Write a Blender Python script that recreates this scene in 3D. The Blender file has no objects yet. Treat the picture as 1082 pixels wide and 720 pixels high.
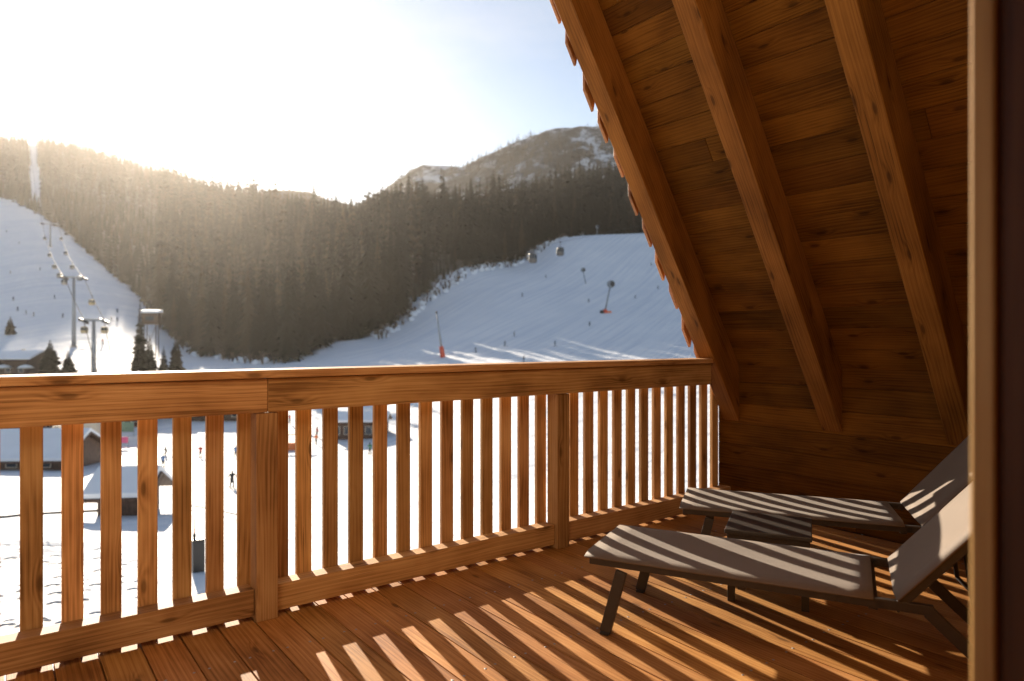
import bpy, bmesh, math, random
import numpy as np
from mathutils import Vector, Matrix
random.seed(7); rng = np.random.default_rng(11)
R = math.radians
scene = bpy.context.scene
COL = scene.collection

# ------------------------------------------------------------------ camera frame
TH = math.atan2(546, 720)
F = Vector((math.sin(TH), math.cos(TH), 0)); RT = Vector((math.cos(TH), -math.sin(TH), 0))
EYE = 1.2
FP = 720.0
SUN_EL = R(16.7); SUN_AZ = R(8.4)          # azimuth from +Y towards +X

def place(px, D, z=None):
    """surveying helper: bearing (photo column) and forward distance -> world point standing on the terrain"""
    c = (px - 541) / FP
    p = F * D + RT * (c * D)
    p.z = ground(px, D) if z is None else z
    return p

# ------------------------------------------------------------------ object helpers
def link(o, parent=None):
    COL.objects.link(o)
    if parent is not None: o.parent = parent
    return o
def tag(o, label=None, cat=None, group=None, kind=None):
    if label: o['label'] = label
    if cat: o['category'] = cat
    if group: o['group'] = group
    if kind: o['kind'] = kind
    return o
def empty(name, loc=(0, 0, 0), rz=0.0):
    o = bpy.data.objects.new(name, None); o.empty_display_size = .2
    o.location = loc; o.rotation_euler = (0, 0, rz)
    return link(o)

class MB:
    """collects boxes, tubes, lathes and polygons, then links them as one mesh object"""
    def __init__(s):
        s.bm = bmesh.new(); s.uv = s.bm.loops.layers.uv.new('UVMap'); s.tone = s.bm.loops.layers.uv.new('tone')
    def _uvface(s, f, uvs, t):
        for l, q in zip(f.loops, uvs):
            l[s.uv].uv = q; l[s.tone].uv = t
    def box(s, c, ax, dims, mi=0, taper=None):
        """ax: (length axis, width axis, thickness axis); dims likewise"""
        c = Vector(c); A = [Vector(a).normalized() for a in ax]; h = [d / 2 for d in dims]
        ou, ov = random.random() * 60, random.random() * 60; t = (random.random(), random.random())
        V = {}
        for i in (-1, 1):
            for j in (-1, 1):
                for k in (-1, 1):
                    V[i, j, k] = s.bm.verts.new(c + A[0] * h[0] * i + A[1] * h[1] * j + A[2] * h[2] * k)
        quads = [((-1,-1,1),(1,-1,1),(1,1,1),(-1,1,1)), ((-1,1,-1),(1,1,-1),(1,-1,-1),(-1,-1,-1)),
                 ((-1,-1,-1),(1,-1,-1),(1,-1,1),(-1,-1,1)), ((-1,1,1),(1,1,1),(1,1,-1),(-1,1,-1)),
                 ((1,-1,-1),(1,1,-1),(1,1,1),(1,-1,1)), ((-1,-1,1),(-1,1,1),(-1,1,-1),(-1,-1,-1))]
        flip = A[0].cross(A[1]).dot(A[2]) < 0
        for n, q in enumerate(quads):
            q2 = q[::-1] if flip else q
            f = s.bm.faces.new([V[k] for k in q2]); f.material_index = mi
            uv = []
            for (i, j, k) in q2:
                if n < 2: uv.append((ou + h[0]*i, ov + h[1]*j + (0 if n == 0 else 3)))
                elif n < 4: uv.append((ou + h[0]*i, ov + 6 + h[2]*k + n))
                else: uv.append((ou + 9 + h[2]*k*.3, ov + 12 + h[1]*j*.8))
            s._uvface(f, uv, t)
        return s
    def bbox(s, x0, x1, y0, y1, z0, z1, L='x', mi=0):
        c = ((x0+x1)/2, (y0+y1)/2, (z0+z1)/2); d = (x1-x0, y1-y0, z1-z0)
        X, Y, Z = (1,0,0), (0,1,0), (0,0,1)
        if L == 'x': return s.box(c, (X, Y, Z), d, mi)
        if L == 'y': return s.box(c, (Y, X, Z), (d[1], d[0], d[2]), mi)
        return s.box(c, (Z, X, Y), (d[2], d[0], d[1]), mi)
    def bar(s, a, b, w, t, up=(0,0,1), mi=0):
        a = Vector(a); b = Vector(b); d = b - a; L = d.length; d.normalize()
        side = d.cross(Vector(up))
        if side.length < 1e-4: side = d.cross(Vector((1,0,0)))
        side.normalize(); u2 = side.cross(d)
        return s.box((a+b)/2, (d, side, u2), (L, w, t), mi)
    def tube(s, pts, r, n=8, mi=0, caps=True):
        pts = [Vector(p) for p in pts]; rs = r if isinstance(r, (list, tuple)) else [r]*len(pts)
        rings = []; t = (random.random(), random.random())
        prev = None
        for i, p in enumerate(pts):
            d = (pts[min(i+1, len(pts)-1)] - pts[max(i-1, 0)]).normalized()
            if prev is None:
                x = d.orthogonal().normalized()
            else:
                x = (prev - d * prev.dot(d)).normalized()
            prev = x; y = d.cross(x)
            rings.append([s.bm.verts.new(p + (x*math.cos(2*math.pi*k/n) + y*math.sin(2*math.pi*k/n))*rs[i]) for k in range(n)])
        acc = 0
        for i in range(len(rings)-1):
            L = (pts[i+1]-pts[i]).length
            for k in range(n):
                f = s.bm.faces.new((rings[i][k], rings[i][(k+1)%n], rings[i+1][(k+1)%n], rings[i+1][k])); f.material_index = mi; f.smooth = True
                w = 2*math.pi*rs[i]/n
                s._uvface(f, [(acc, k*w), (acc, (k+1)*w), (acc+L, (k+1)*w), (acc+L, k*w)], t)
            acc += L
        if caps:
            f = s.bm.faces.new(rings[0][::-1]); f.material_index = mi
            f = s.bm.faces.new(rings[-1]); f.material_index = mi
        return s
    def lathe(s, prof, c=(0,0,0), n=12, mi=0, smooth=True, sx=1, sy=1):
        c = Vector(c); rings = []
        for r, z in prof:
            rings.append([s.bm.verts.new(c + Vector((r*sx*math.cos(2*math.pi*k/n), r*sy*math.sin(2*math.pi*k/n), z))) for k in range(n)])
        for i in range(len(rings)-1):
            for k in range(n):
                f = s.bm.faces.new((rings[i][k], rings[i][(k+1)%n], rings[i+1][(k+1)%n], rings[i+1][k])); f.material_index = mi; f.smooth = smooth
        s.bm.faces.new(rings[0][::-1]).material_index = mi; s.bm.faces.new(rings[-1]).material_index = mi
        return s
    def prism(s, poly, ext, mi=0):
        """poly: 3d points of one face, ext: extrusion vector"""
        ext = Vector(ext); a = [s.bm.verts.new(Vector(p)) for p in poly]; b = [s.bm.verts.new(Vector(p)+ext) for p in poly]
        n = len(a); t = (random.random(), random.random()); ou = random.random()*50; ov = random.random()*50
        fs = [s.bm.faces.new(a[::-1]), s.bm.faces.new(b)]
        for i in range(n): fs.append(s.bm.faces.new((a[i], a[(i+1)%n], b[(i+1)%n], b[i])))
        for f in fs:
            f.material_index = mi
            for l in f.loops:
                q = l.vert.co; l[s.uv].uv = (ou+q.z*.9+q.y*.1, ov+q.x+q.y*.5); l[s.tone].uv = t
        return s
    def build(s, name, mats, parent=None, bevel=0, seg=2):
        bmesh.ops.recalc_face_normals(s.bm, faces=s.bm.faces[:])
        me = bpy.data.meshes.new(name); s.bm.to_mesh(me); s.bm.free()
        for m in (mats if isinstance(mats, (list, tuple)) else [mats]): me.materials.append(m)
        o = link(bpy.data.objects.new(name, me), parent)
        if bevel:
            b = o.modifiers.new('bevel', 'BEVEL'); b.width = bevel; b.segments = seg; b.limit_method = 'ANGLE'; b.angle_limit = R(40)
        return o

# ------------------------------------------------------------------ materials
def new_mat(name):
    m = bpy.data.materials.new(name); m.use_nodes = True
    nt = m.node_tree; b = nt.nodes['Principled BSDF']
    return m, nt, b
class NG:
    def __init__(s, nt): s.nt = nt
    def n(s, t, **kw):
        nd = s.nt.nodes.new(t)
        for k, v in kw.items():
            if k.startswith('i_'):
                key = k[2:]; key = int(key) if key.isdigit() else key.replace('_', ' ')
                nd.inputs[key].default_value = v
            else: setattr(nd, k, v)
        return nd
    def l(s, a, b): s.nt.links.new(a, b)
    def math(s, op, a, b=None, c=None, clamp=False):
        nd = s.nt.nodes.new('ShaderNodeMath'); nd.operation = op; nd.use_clamp = clamp
        for i, v in enumerate((a, b, c)):
            if v is None: continue
            if isinstance(v, (int, float)): nd.inputs[i].default_value = v
            else: s.l(v, nd.inputs[i])
        return nd.outputs[0]
    def ramp(s, fac, stops, interp='LINEAR'):
        nd = s.nt.nodes.new('ShaderNodeValToRGB'); cr = nd.color_ramp; cr.interpolation = interp
        while len(cr.elements) > 1: cr.elements.remove(cr.elements[-1])
        cr.elements[0].position = stops[0][0]; cr.elements[0].color = (*stops[0][1], 1)
        for p, c in stops[1:]:
            e = cr.elements.new(p); e.color = (*c, 1)
        s.l(fac, nd.inputs[0]); return nd.outputs[0]
    def mix(s, fac, a, b, mode='MIX'):
        nd = s.nt.nodes.new('ShaderNodeMix'); nd.data_type = 'RGBA'; nd.blend_type = mode
        for sock, v in ((nd.inputs[0], fac), (nd.inputs[6], a), (nd.inputs[7], b)):
            if isinstance(v, (int, float)): sock.default_value = v
            elif isinstance(v, tuple): sock.default_value = (*v, 1)
            else: s.l(v, sock)
        return nd.outputs[2]

def wood(name, dark, mid, light, rough=.55, knots=.5, tonevar=.35, bump=.25, spec=.35):
    m, nt, b = new_mat(name); g = NG(nt)
    uv = g.n('ShaderNodeUVMap', uv_map='UVMap').outputs[0]
    tn = g.n('ShaderNodeUVMap', uv_map='tone').outputs[0]
    sp = g.n('ShaderNodeSeparateXYZ'); g.l(uv, sp.inputs[0]); u, v = sp.outputs[0], sp.outputs[1]
    st = g.n('ShaderNodeSeparateXYZ'); g.l(tn, st.inputs[0])
    def vec(a, bb):
        c = g.n('ShaderNodeCombineXYZ'); g.l(a, c.inputs[0]); g.l(bb, c.inputs[1]); return c.outputs[0]
    # knots
    vo = g.n('ShaderNodeTexVoronoi', voronoi_dimensions='2D', i_Scale=1.0); g.l(vec(g.math('MULTIPLY', u, 2.6), g.math('MULTIPLY', v, 8.0)), vo.inputs['Vector'])
    d = vo.outputs['Distance']; sc = g.n('ShaderNodeSeparateColor'); g.l(vo.outputs['Color'], sc.inputs[0])
    sel = g.math('GREATER_THAN', sc.outputs[0], 1-knots)
    core = g.math('MULTIPLY', g.n('ShaderNodeMapRange', interpolation_type='SMOOTHSTEP', i_From_Min=.11, i_From_Max=.04).outputs[0], sel)
    mr = core.node.inputs[0].links[0].from_node; g.l(d, mr.inputs[0])
    halo_n = g.n('ShaderNodeMapRange', interpolation_type='SMOOTHSTEP', i_From_Min=.30, i_From_Max=.05); g.l(d, halo_n.inputs[0])
    halo = g.math('MULTIPLY', halo_n.outputs[0], sel)
    # growth rings, bent round knots
    n1 = g.n('ShaderNodeTexNoise', noise_dimensions='2D', i_Scale=1.0, i_Detail=2.0); g.l(vec(g.math('MULTIPLY', u, .9), g.math('MULTIPLY', v, 7.0)), n1.inputs['Vector'])
    ph = g.math('ADD', g.math('MULTIPLY', v, 330.0), g.math('MULTIPLY', n1.outputs[0], 24.0))
    ph = g.math('ADD', ph, g.math('MULTIPLY', halo, 7.0))
    ring = g.math('MULTIPLY_ADD', g.math('SINE', ph), .5, .5)
    n2 = g.n('ShaderNodeTexNoise', noise_dimensions='2D', i_Scale=1.0, i_Detail=5.0, i_Roughness=.6); g.l(vec(g.math('MULTIPLY', u, 1.6), g.math('MULTIPLY', v, 190.0)), n2.inputs['Vector'])
    n3 = g.n('ShaderNodeTexNoise', noise_dimensions='2D', i_Scale=1.0, i_Detail=3.0); g.l(vec(g.math('MULTIPLY', u, 2.2), g.math('MULTIPLY', v, 5.0)), n3.inputs['Vector'])
    f = g.math('ADD', g.math('MULTIPLY', ring, .17), g.math('MULTIPLY_ADD', n2.outputs[0], .80, -.02))
    f = g.math('ADD', f, g.math('MULTIPLY', g.math('SUBTRACT', n3.outputs[0], .5), .95))
    f = g.math('SUBTRACT', f, g.math('MULTIPLY', halo, .12))
    col = g.ramp(f, [(.12, dark), (.45, mid), (.85, light)])
    tv = g.math('MULTIPLY_ADD', st.outputs[0], tonevar, 1-tonevar*.55)
    cc = g.n('ShaderNodeCombineColor'); g.l(tv, cc.inputs[0]); g.l(g.math('MULTIPLY', tv, g.math('MULTIPLY_ADD', st.outputs[1], .10, .95)), cc.inputs[1]); g.l(tv, cc.inputs[2])
    col = g.mix(1.0, col, cc.outputs[0], 'MULTIPLY')
    kcol = tuple(x*.33 for x in dark)
    col = g.mix(g.math('MULTIPLY', core, .6), col, kcol)
    # fine cracks
    n4 = g.n('ShaderNodeTexNoise', noise_dimensions='2D', i_Scale=1.0, i_Detail=1.0); g.l(vec(g.math('MULTIPLY', u, 1.6), g.math('MULTIPLY', v, 95.0)), n4.inputs['Vector'])
    cr = g.math('GREATER_THAN', n4.outputs[0], .80)
    col = g.mix(g.math('MULTIPLY', cr, .6), col, kcol)
    g.l(col, b.inputs['Base Color'])
    b.inputs['Roughness'].default_value = rough; b.inputs['Specular IOR Level'].default_value = spec
    bp = g.n('ShaderNodeBump', i_Strength=bump, i_Distance=.002); g.l(f, bp.inputs['Height']); g.l(bp.outputs[0], b.inputs['Normal'])
    return m

M = {}
M['rail'] = wood('larch_rail', (.22,.105,.040), (.49,.265,.112), (.70,.43,.21), knots=.42, tonevar=.52, rough=.65, spec=.15)
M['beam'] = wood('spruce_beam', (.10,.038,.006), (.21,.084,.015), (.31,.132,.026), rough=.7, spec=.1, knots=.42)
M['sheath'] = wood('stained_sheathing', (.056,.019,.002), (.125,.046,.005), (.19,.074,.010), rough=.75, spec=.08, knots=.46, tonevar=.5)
M['deck'] = wood('deck_board', (.20,.083,.021), (.42,.190,.056), (.60,.315,.112), rough=.65, knots=.2, tonevar=.35, bump=.4, spec=.12)
M['shingle'] = wood('larch_shingle', (.18,.062,.017), (.36,.145,.045), (.5,.22,.08), knots=.1, tonevar=.5)
M['darkwood'] = wood('weathered_wood', (.035,.018,.010), (.085,.045,.026), (.14,.08,.05), knots=.2)
M['frame_wood'] = wood('door_frame_wood', (.50,.25,.075), (.66,.36,.12), (.76,.46,.18), knots=.1)
M['cladding'] = wood('light_larch_cladding', (.42,.20,.07), (.60,.33,.13), (.70,.42,.19), knots=.15)  # light larch colour of its own, not assigned to any part
M['pale_cladding'] = wood('pale_bounce_cladding', (.46,.36,.26), (.58,.48,.36), (.66,.57,.45), knots=.15)  # for unseen left cladding, made pale to bounce fill light onto the railing
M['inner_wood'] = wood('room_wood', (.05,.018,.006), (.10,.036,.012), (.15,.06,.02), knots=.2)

def simple(name, col, rough=.6, metal=0., var=.12, scale=8., bump=0., emit=None, spec=.5):
    m, nt, b = new_mat(name); g = NG(nt)
    tc = g.n('ShaderNodeTexCoord'); nz = g.n('ShaderNodeTexNoise', i_Scale=scale, i_Detail=4.0); g.l(tc.outputs['Object'], nz.inputs['Vector'])
    lo = tuple(c*(1-var) for c in col); hi = tuple(min(1, c*(1+var)) for c in col)
    g.l(g.ramp(nz.outputs[0], [(.3, lo), (.7, hi)]), b.inputs['Base Color'])
    b.inputs['Roughness'].default_value = rough; b.inputs['Metallic'].default_value = metal; b.inputs['Specular IOR Level'].default_value = spec
    if bump:
        bp = g.n('ShaderNodeBump', i_Strength=bump, i_Distance=.02); g.l(nz.outputs[0], bp.inputs['Height']); g.l(bp.outputs[0], b.inputs['Normal'])
    return m
M['metal'] = simple('taupe_powder_coat', (.052,.042,.036), .42, .25, .08, 40)
M['darkmetal'] = simple('dark_metal', (.04,.037,.035), .45, .3, .1, 30)
M['plastic'] = simple('black_plastic', (.02,.02,.02), .5, 0, .1, 20)
M['grey_steel'] = simple('galvanised_steel', (.30,.31,.32), .45, .7, .15, 6)
M['roofsnow'] = simple('roof_snow', (.80,.81,.83), .75, 0, .03, .6, bump=.3)
M['foliage'] = simple('spruce_needles', (.036,.031,.019), .9, 0, .35, .35, spec=.1)
M['foliage2'] = simple('dry_larch_twigs', (.066,.047,.028), .9, 0, .3, .35, spec=.1)
M['bark'] = simple('bark', (.075,.055,.042), .9, 0, .3, 3, spec=.1)
M['brush'] = simple('bare_brush', (.13,.095,.07), .9, 0, .35, .6, spec=.1)
M['red'] = simple('red_padding', (.65,.09,.04), .6, 0, .1, 3)
M['orange'] = simple('orange_paint', (.75,.20,.05), .5, 0, .1, 3)
M['plaster'] = simple('cream_plaster', (.62,.52,.40), .85, 0, .06, 2)
M['glass'] = simple('dark_glass', (.03,.04,.05), .08, 0, .1, 2)
M['cabin'] = simple('cabin_shell', (.30,.28,.24), .35, .2, .06, 2)
M['darkcabin'] = simple('dark_cabin_shell', (.10,.095,.09), .35, .2, .06, 2)
M['yellow'] = simple('gold_cabin_shell', (.50,.38,.20), .5, 0, .06, 2)  # gold shell colour for the lowest cabins of the left lift
M['canvas'] = simple('parasol_canvas', (.55,.50,.42), .8, 0, .08, 2)
M['skin'] = simple('skin', (.55,.33,.24), .6, 0, .05, 10)
M['rope'] = simple('dark_rope', (.06,.055,.05), .8, 0, .1, 10)

def fabric_mat():
    m, nt, b = new_mat('taupe_textilene'); g = NG(nt)
    uv = g.n('ShaderNodeUVMap', uv_map='UVMap').outputs[0]
    sp = g.n('ShaderNodeSeparateXYZ'); g.l(uv, sp.inputs[0])
    a = g.math('SINE', g.math('MULTIPLY', sp.outputs[0], 1500.)); c = g.math('SINE', g.math('MULTIPLY', sp.outputs[1], 1500.))
    w = g.math('MULTIPLY_ADD', g.math('MULTIPLY', a, c), .5, .5)
    nz = g.n('ShaderNodeTexNoise', i_Scale=5., i_Detail=5.); g.l(uv, nz.inputs['Vector'])
    col = g.ramp(g.math('MULTIPLY_ADD', w, .3, g.math('MULTIPLY', nz.outputs[0], .6)), [(.1, (.115,.083,.059)), (.8, (.185,.138,.100))])
    g.l(col, b.inputs['Base Color']); b.inputs['Roughness'].default_value = .7
    b.inputs['Sheen Weight'].default_value = .15; b.inputs['Specular IOR Level'].default_value = .3
    bp = g.n('ShaderNodeBump', i_Strength=.25, i_Distance=.001); g.l(w, bp.inputs['Height']); g.l(bp.outputs[0], b.inputs['Normal'])
    return m
M['fabric'] = fabric_mat()

def _xy(px, D):
    c = (px-541)/FP; return F*D+RT*(c*D)
_d = _xy(600, 440)-_xy(330, 215); TRK = math.atan2(_d.y, _d.x)
def snow_mat():
    m, nt, b = new_mat('snow'); g = NG(nt)
    geo = g.n('ShaderNodeNewGeometry'); pos = geo.outputs['Position']
    at = g.n('ShaderNodeAttribute', attribute_name='forest'); fo = at.outputs['Fac']
    fp = g.n('ShaderNodeAttribute', attribute_name='prints').outputs['Fac']
    nz = g.n('ShaderNodeTexNoise', i_Scale=.05, i_Detail=8.); g.l(pos, nz.inputs['Vector'])
    snow = g.ramp(nz.outputs[0], [(.3, (.74,.76,.79)), (.7, (.83,.835,.84))])
    floor_n = g.n('ShaderNodeTexNoise', i_Scale=.12, i_Detail=8., i_Roughness=.7); g.l(pos, floor_n.inputs['Vector'])
    fl = g.ramp(floor_n.outputs[0], [(.40, (.050,.040,.028)), (.60, (.11,.09,.07)), (.72, (.5,.5,.52))])
    mt = g.n('ShaderNodeMapping'); mt.inputs['Rotation'].default_value = (0, 0, -TRK); g.l(pos, mt.inputs[0])
    ms = g.n('ShaderNodeMapping'); ms.inputs['Scale'].default_value = (.012, .55, .0); g.l(mt.outputs[0], ms.inputs[0])
    nt_ = g.n('ShaderNodeTexNoise', i_Scale=1.0, i_Detail=6., i_Roughness=.65); g.l(ms.outputs[0], nt_.inputs['Vector'])
    snow = g.mix(g.ramp(nt_.outputs[0], [(.46, (0,0,0)), (.62, (1,1,1))]), snow, (.66, .69, .74))
    g.l(g.mix(fo, snow, fl), b.inputs['Base Color'])
    b.inputs['Roughness'].default_value = .75; b.inputs['Specular IOR Level'].default_value = .25
    n1 = g.n('ShaderNodeTexNoise', i_Scale=.22, i_Detail=6., i_Roughness=.55); g.l(pos, n1.inputs['Vector'])
    b0 = g.n('ShaderNodeBump', i_Strength=.5, i_Distance=.5); g.l(nt_.outputs[0], b0.inputs['Height'])
    b1 = g.n('ShaderNodeBump', i_Strength=.6, i_Distance=1.0); g.l(n1.outputs[0], b1.inputs['Height']); g.l(b0.outputs[0], b1.inputs['Normal'])
    # groomer tracks / fine crust
    n2 = g.n('ShaderNodeTexNoise', i_Scale=3.0, i_Detail=4.); g.l(pos, n2.inputs['Vector'])
    b2 = g.n('ShaderNodeBump', i_Strength=.3, i_Distance=.06); g.l(n2.outputs[0], b2.inputs['Height']); g.l(b1.outputs[0], b2.inputs['Normal'])
    vo = g.n('ShaderNodeTexVoronoi', i_Scale=1.25); 
    mp = g.n('ShaderNodeMapping'); mp.inputs['Scale'].default_value = (1.0, .75, .0); g.l(pos, mp.inputs[0]); g.l(mp.outputs[0], vo.inputs['Vector'])
    dent = g.n('ShaderNodeMapRange', interpolation_type='SMOOTHSTEP', i_From_Min=.12, i_From_Max=.42); g.l(vo.outputs['Distance'], dent.inputs[0])
    hh = g.math('MULTIPLY', dent.outputs[0], fp)
    b3 = g.n('ShaderNodeBump', i_Strength=1.0, i_Distance=.9); g.l(hh, b3.inputs['Height']); g.l(b2.outputs[0], b3.inputs['Normal'])
    g.l(b3.outputs[0], b.inputs['Normal'])
    return m
M['snow'] = snow_mat()

def mountain_mat(forest_bias, name):
    m, nt, b = new_mat(name); g = NG(nt)
    geo = g.n('ShaderNodeNewGeometry'); pos = geo.outputs['Position']
    mp = g.n('ShaderNodeMapping'); mp.inputs['Scale'].default_value = (1., 1., .45); g.l(pos, mp.inputs[0])
    n1 = g.n('ShaderNodeTexNoise', i_Scale=.016, i_Detail=10., i_Roughness=.7); g.l(mp.outputs[0], n1.inputs['Vector'])
    n2 = g.n('ShaderNodeTexNoise', i_Scale=.045, i_Detail=8., i_Roughness=.7); g.l(pos, n2.inputs['Vector'])
    f = g.math('ADD', g.math('MULTIPLY', n1.outputs[0], .65), g.math('MULTIPLY', n2.outputs[0], .35))
    col = g.ramp(f, [(forest_bias-.05, (.040,.043,.042)), (forest_bias+.01, (.12,.125,.135)), (forest_bias+.06, (.55,.57,.60)), (.8, (.8,.81,.83))])
    g.l(col, b.inputs['Base Color']); b.inputs['Roughness'].default_value = .9; b.inputs['Specular IOR Level'].default_value = .1
    bp = g.n('ShaderNodeBump', i_Strength=.8, i_Distance=8.); g.l(f, bp.inputs['Height']); g.l(bp.outputs[0], b.inputs['Normal'])
    return m
M['mountain'] = mountain_mat(.512, 'snowy_mountain'); M['hill'] = mountain_mat(.62, 'wooded_hill')

# ------------------------------------------------------------------ terrain (heights relative to eye, then shifted)
def y2z(D, y): return D * (360 - y) / 720
near_L = [(4,-9),(14,-9.6),(25,-10.4),(60,-13.5),(105,-16)]
near_R = [(4,-9),(14,-9.6),(25,-10.2),(60,-12.0),(110,-11),(180,-4.7),(250,7.6),(330,27)]
COLS = {
 -400: near_L+[(130,-14),(160,-10),(180,-7),(230,6),(760,180),(1400,400),(1800,360),(2900,120)],
    0: near_L+[(130,-14),(160,-9.5),(180,-6.5),(230,4.8),(600,y2z(600,210)),(1400,y2z(1400,168)),(1800,330),(2900,100)],
   40: near_L+[(130,-14),(160,-9.5),(180,-6.5),(230,4.8),(510,y2z(510,226)),(1400,y2z(1400,172)),(1800,320),(2900,100)],
  100: near_L+[(130,-14),(160,-9.5),(180,-7),(230,3.5),(400,y2z(400,276)),(1400,y2z(1400,182)),(1800,300),(2900,90)],
  150: near_L+[(130,-14),(160,-10),(180,-8),(230,0),(325,y2z(325,318)),(1350,y2z(1350,197)),(1800,260),(2900,80)],
  200: near_L+[(130,-14.5),(160,-10.5),(200,-7.8),(240,-6),(400,25),(1300,y2z(1300,209)),(1800,230),(2900,70)],
  260: near_L+[(130,-14.5),(160,-10.5),(200,-7.8),(240,-5),(1000,y2z(1000,223)),(1400,170),(2900,60)],
  330: near_L+[(130,-14.5),(160,-10.5),(205,-7),(250,0),(800,y2z(800,246)),(1200,100),(2900,60)],
  400: near_L+[(130,-14),(160,-10),(210,-5),(275,1),(350,27),(600,y2z(600,248)),(900,80),(2900,60)],
  470: [(4,-9),(14,-9.6),(25,-10.3),(60,-12.8),(105,-14),(140,-11),(180,-6.5),(250,4),(340,y2z(340,304)),(400,50),(560,y2z(560,244)),(900,80),(2900,60)],
  540: near_R+[(430,y2z(430,283)),(580,y2z(580,234)),(900,85),(2900,60)],
  600: near_R+[(400,50),(470,y2z(470,250)),(490,73),(600,y2z(600,218)),(900,90),(2900,60)],
  680: near_R+[(400,52),(480,y2z(480,247)),(500,76),(620,y2z(620,206)),(900,100),(2900,60)],
  800: near_R+[(400,54),(480,78),(500,80),(620,140),(900,110),(2900,60)],
 1500: near_R+[(400,60),(480,84),(620,150),(900,120),(2900,60)],
}
def pchip(xs, ys, xq):
    xs = np.array(xs, float); ys = np.array(ys, float); h = np.diff(xs); d = np.diff(ys)/h
    m = np.zeros(len(xs)); m[0] = d[0]; m[-1] = d[-1]
    for i in range(1, len(xs)-1):
        if d[i-1]*d[i] > 0:
            w1 = 2*h[i]+h[i-1]; w2 = h[i]+2*h[i-1]; m[i] = (w1+w2)/(w1/d[i-1]+w2/d[i])
    k = np.clip(np.searchsorted(xs, xq)-1, 0, len(xs)-2); t = (xq-xs[k])/h[k]; t = np.clip(t, 0, 1)
    return (ys[k]*(2*t**3-3*t**2+1) + h[k]*m[k]*(t**3-2*t**2+t) + ys[k+1]*(-2*t**3+3*t**2) + h[k]*m[k+1]*(t**3-t**2))
LD = np.linspace(math.log(4), math.log(2900), 260); PX = np.arange(-400, 1501, 10.)
keys = sorted(COLS); prof = np.array([pchip([a for a, _ in COLS[k]], [b for _, b in COLS[k]], np.exp(LD)) for k in keys])
TAB = np.array([[np.interp(p, keys, prof[:, j]) for j in range(len(LD))] for p in PX])
def blur(T, n):
    for _ in range(n):
        P = np.pad(T, ((1,1),(0,0)), 'edge'); T = .25*P[:-2]+.5*P[1:-1]+.25*P[2:]
    return T
TAB = blur(TAB, 4)
def vnoise(x, y, seed=0):
    xi = np.floor(x).astype(np.int64); yi = np.floor(y).astype(np.int64); xf = x-xi; yf = y-yi
    def hsh(a, b):
        h = (a*374761393 + b*668265263 + seed*1442695041) & 0xffffffff
        h = ((h ^ (h >> 13))*1274126177) & 0xffffffff
        return ((h ^ (h >> 16)) & 0xffff)/65535.
    u = xf*xf*(3-2*xf); v = yf*yf*(3-2*yf)
    return (hsh(xi,yi)*(1-u)+hsh(xi+1,yi)*u)*(1-v)+(hsh(xi,yi+1)*(1-u)+hsh(xi+1,yi+1)*u)*v
def fbm(x, y, oct=4, seed=0):
    s = 0; a = .5; f = 1.
    for o in range(oct): s = s+a*(vnoise(x*f, y*f, seed+o)-.5); a *= .5; f *= 2.03
    return s
FB_X = [-400, 0, 40, 62, 90, 110, 130, 150, 165, 185, 200, 260, 300, 330, 400, 470, 540, 585, 600, 1500]
FB_D = [640, 600, 510, 470, 425, 385, 350, 325, 285, 262, 250, 215, 212, 225, 280, 350, 435, 470, 498, 498]
def forest_edge(px): return np.interp(px, FB_X, FB_D)
def height_pd(px, D, x, y):
    px = np.asarray(px, float); D = np.asarray(D, float)
    a = (np.clip(px, -400, 1500)+400)/10; i = np.clip(a.astype(int), 0, len(PX)-2); fa = a-i
    b = (np.log(np.clip(D, 4, 2899))-LD[0])/(LD[1]-LD[0]); j = np.clip(b.astype(int), 0, len(LD)-2); fb = b-j
    z = (TAB[i,j]*(1-fa)+TAB[i+1,j]*fa)*(1-fb)+(TAB[i,j+1]*(1-fa)+TAB[i+1,j+1]*fa)*fb
    fm = np.clip((D-forest_edge(px))/80, 0, 1)
    z = z + fbm(x/60, y/60, 4, 3)*(.8+6*fm)*np.clip(D/150, .25, 1) + fbm(x/9, y/9, 3, 9)*.35*np.clip(1.2-D/400, 0, 1)
    return z + EYE
def ground(px, D):
    c = (px-541)/FP; x = F.x*D+RT.x*c*D; y = F.y*D+RT.y*c*D
    return float(height_pd(np.array([px]), np.array([D]), np.array([x]), np.array([y]))[0])

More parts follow.
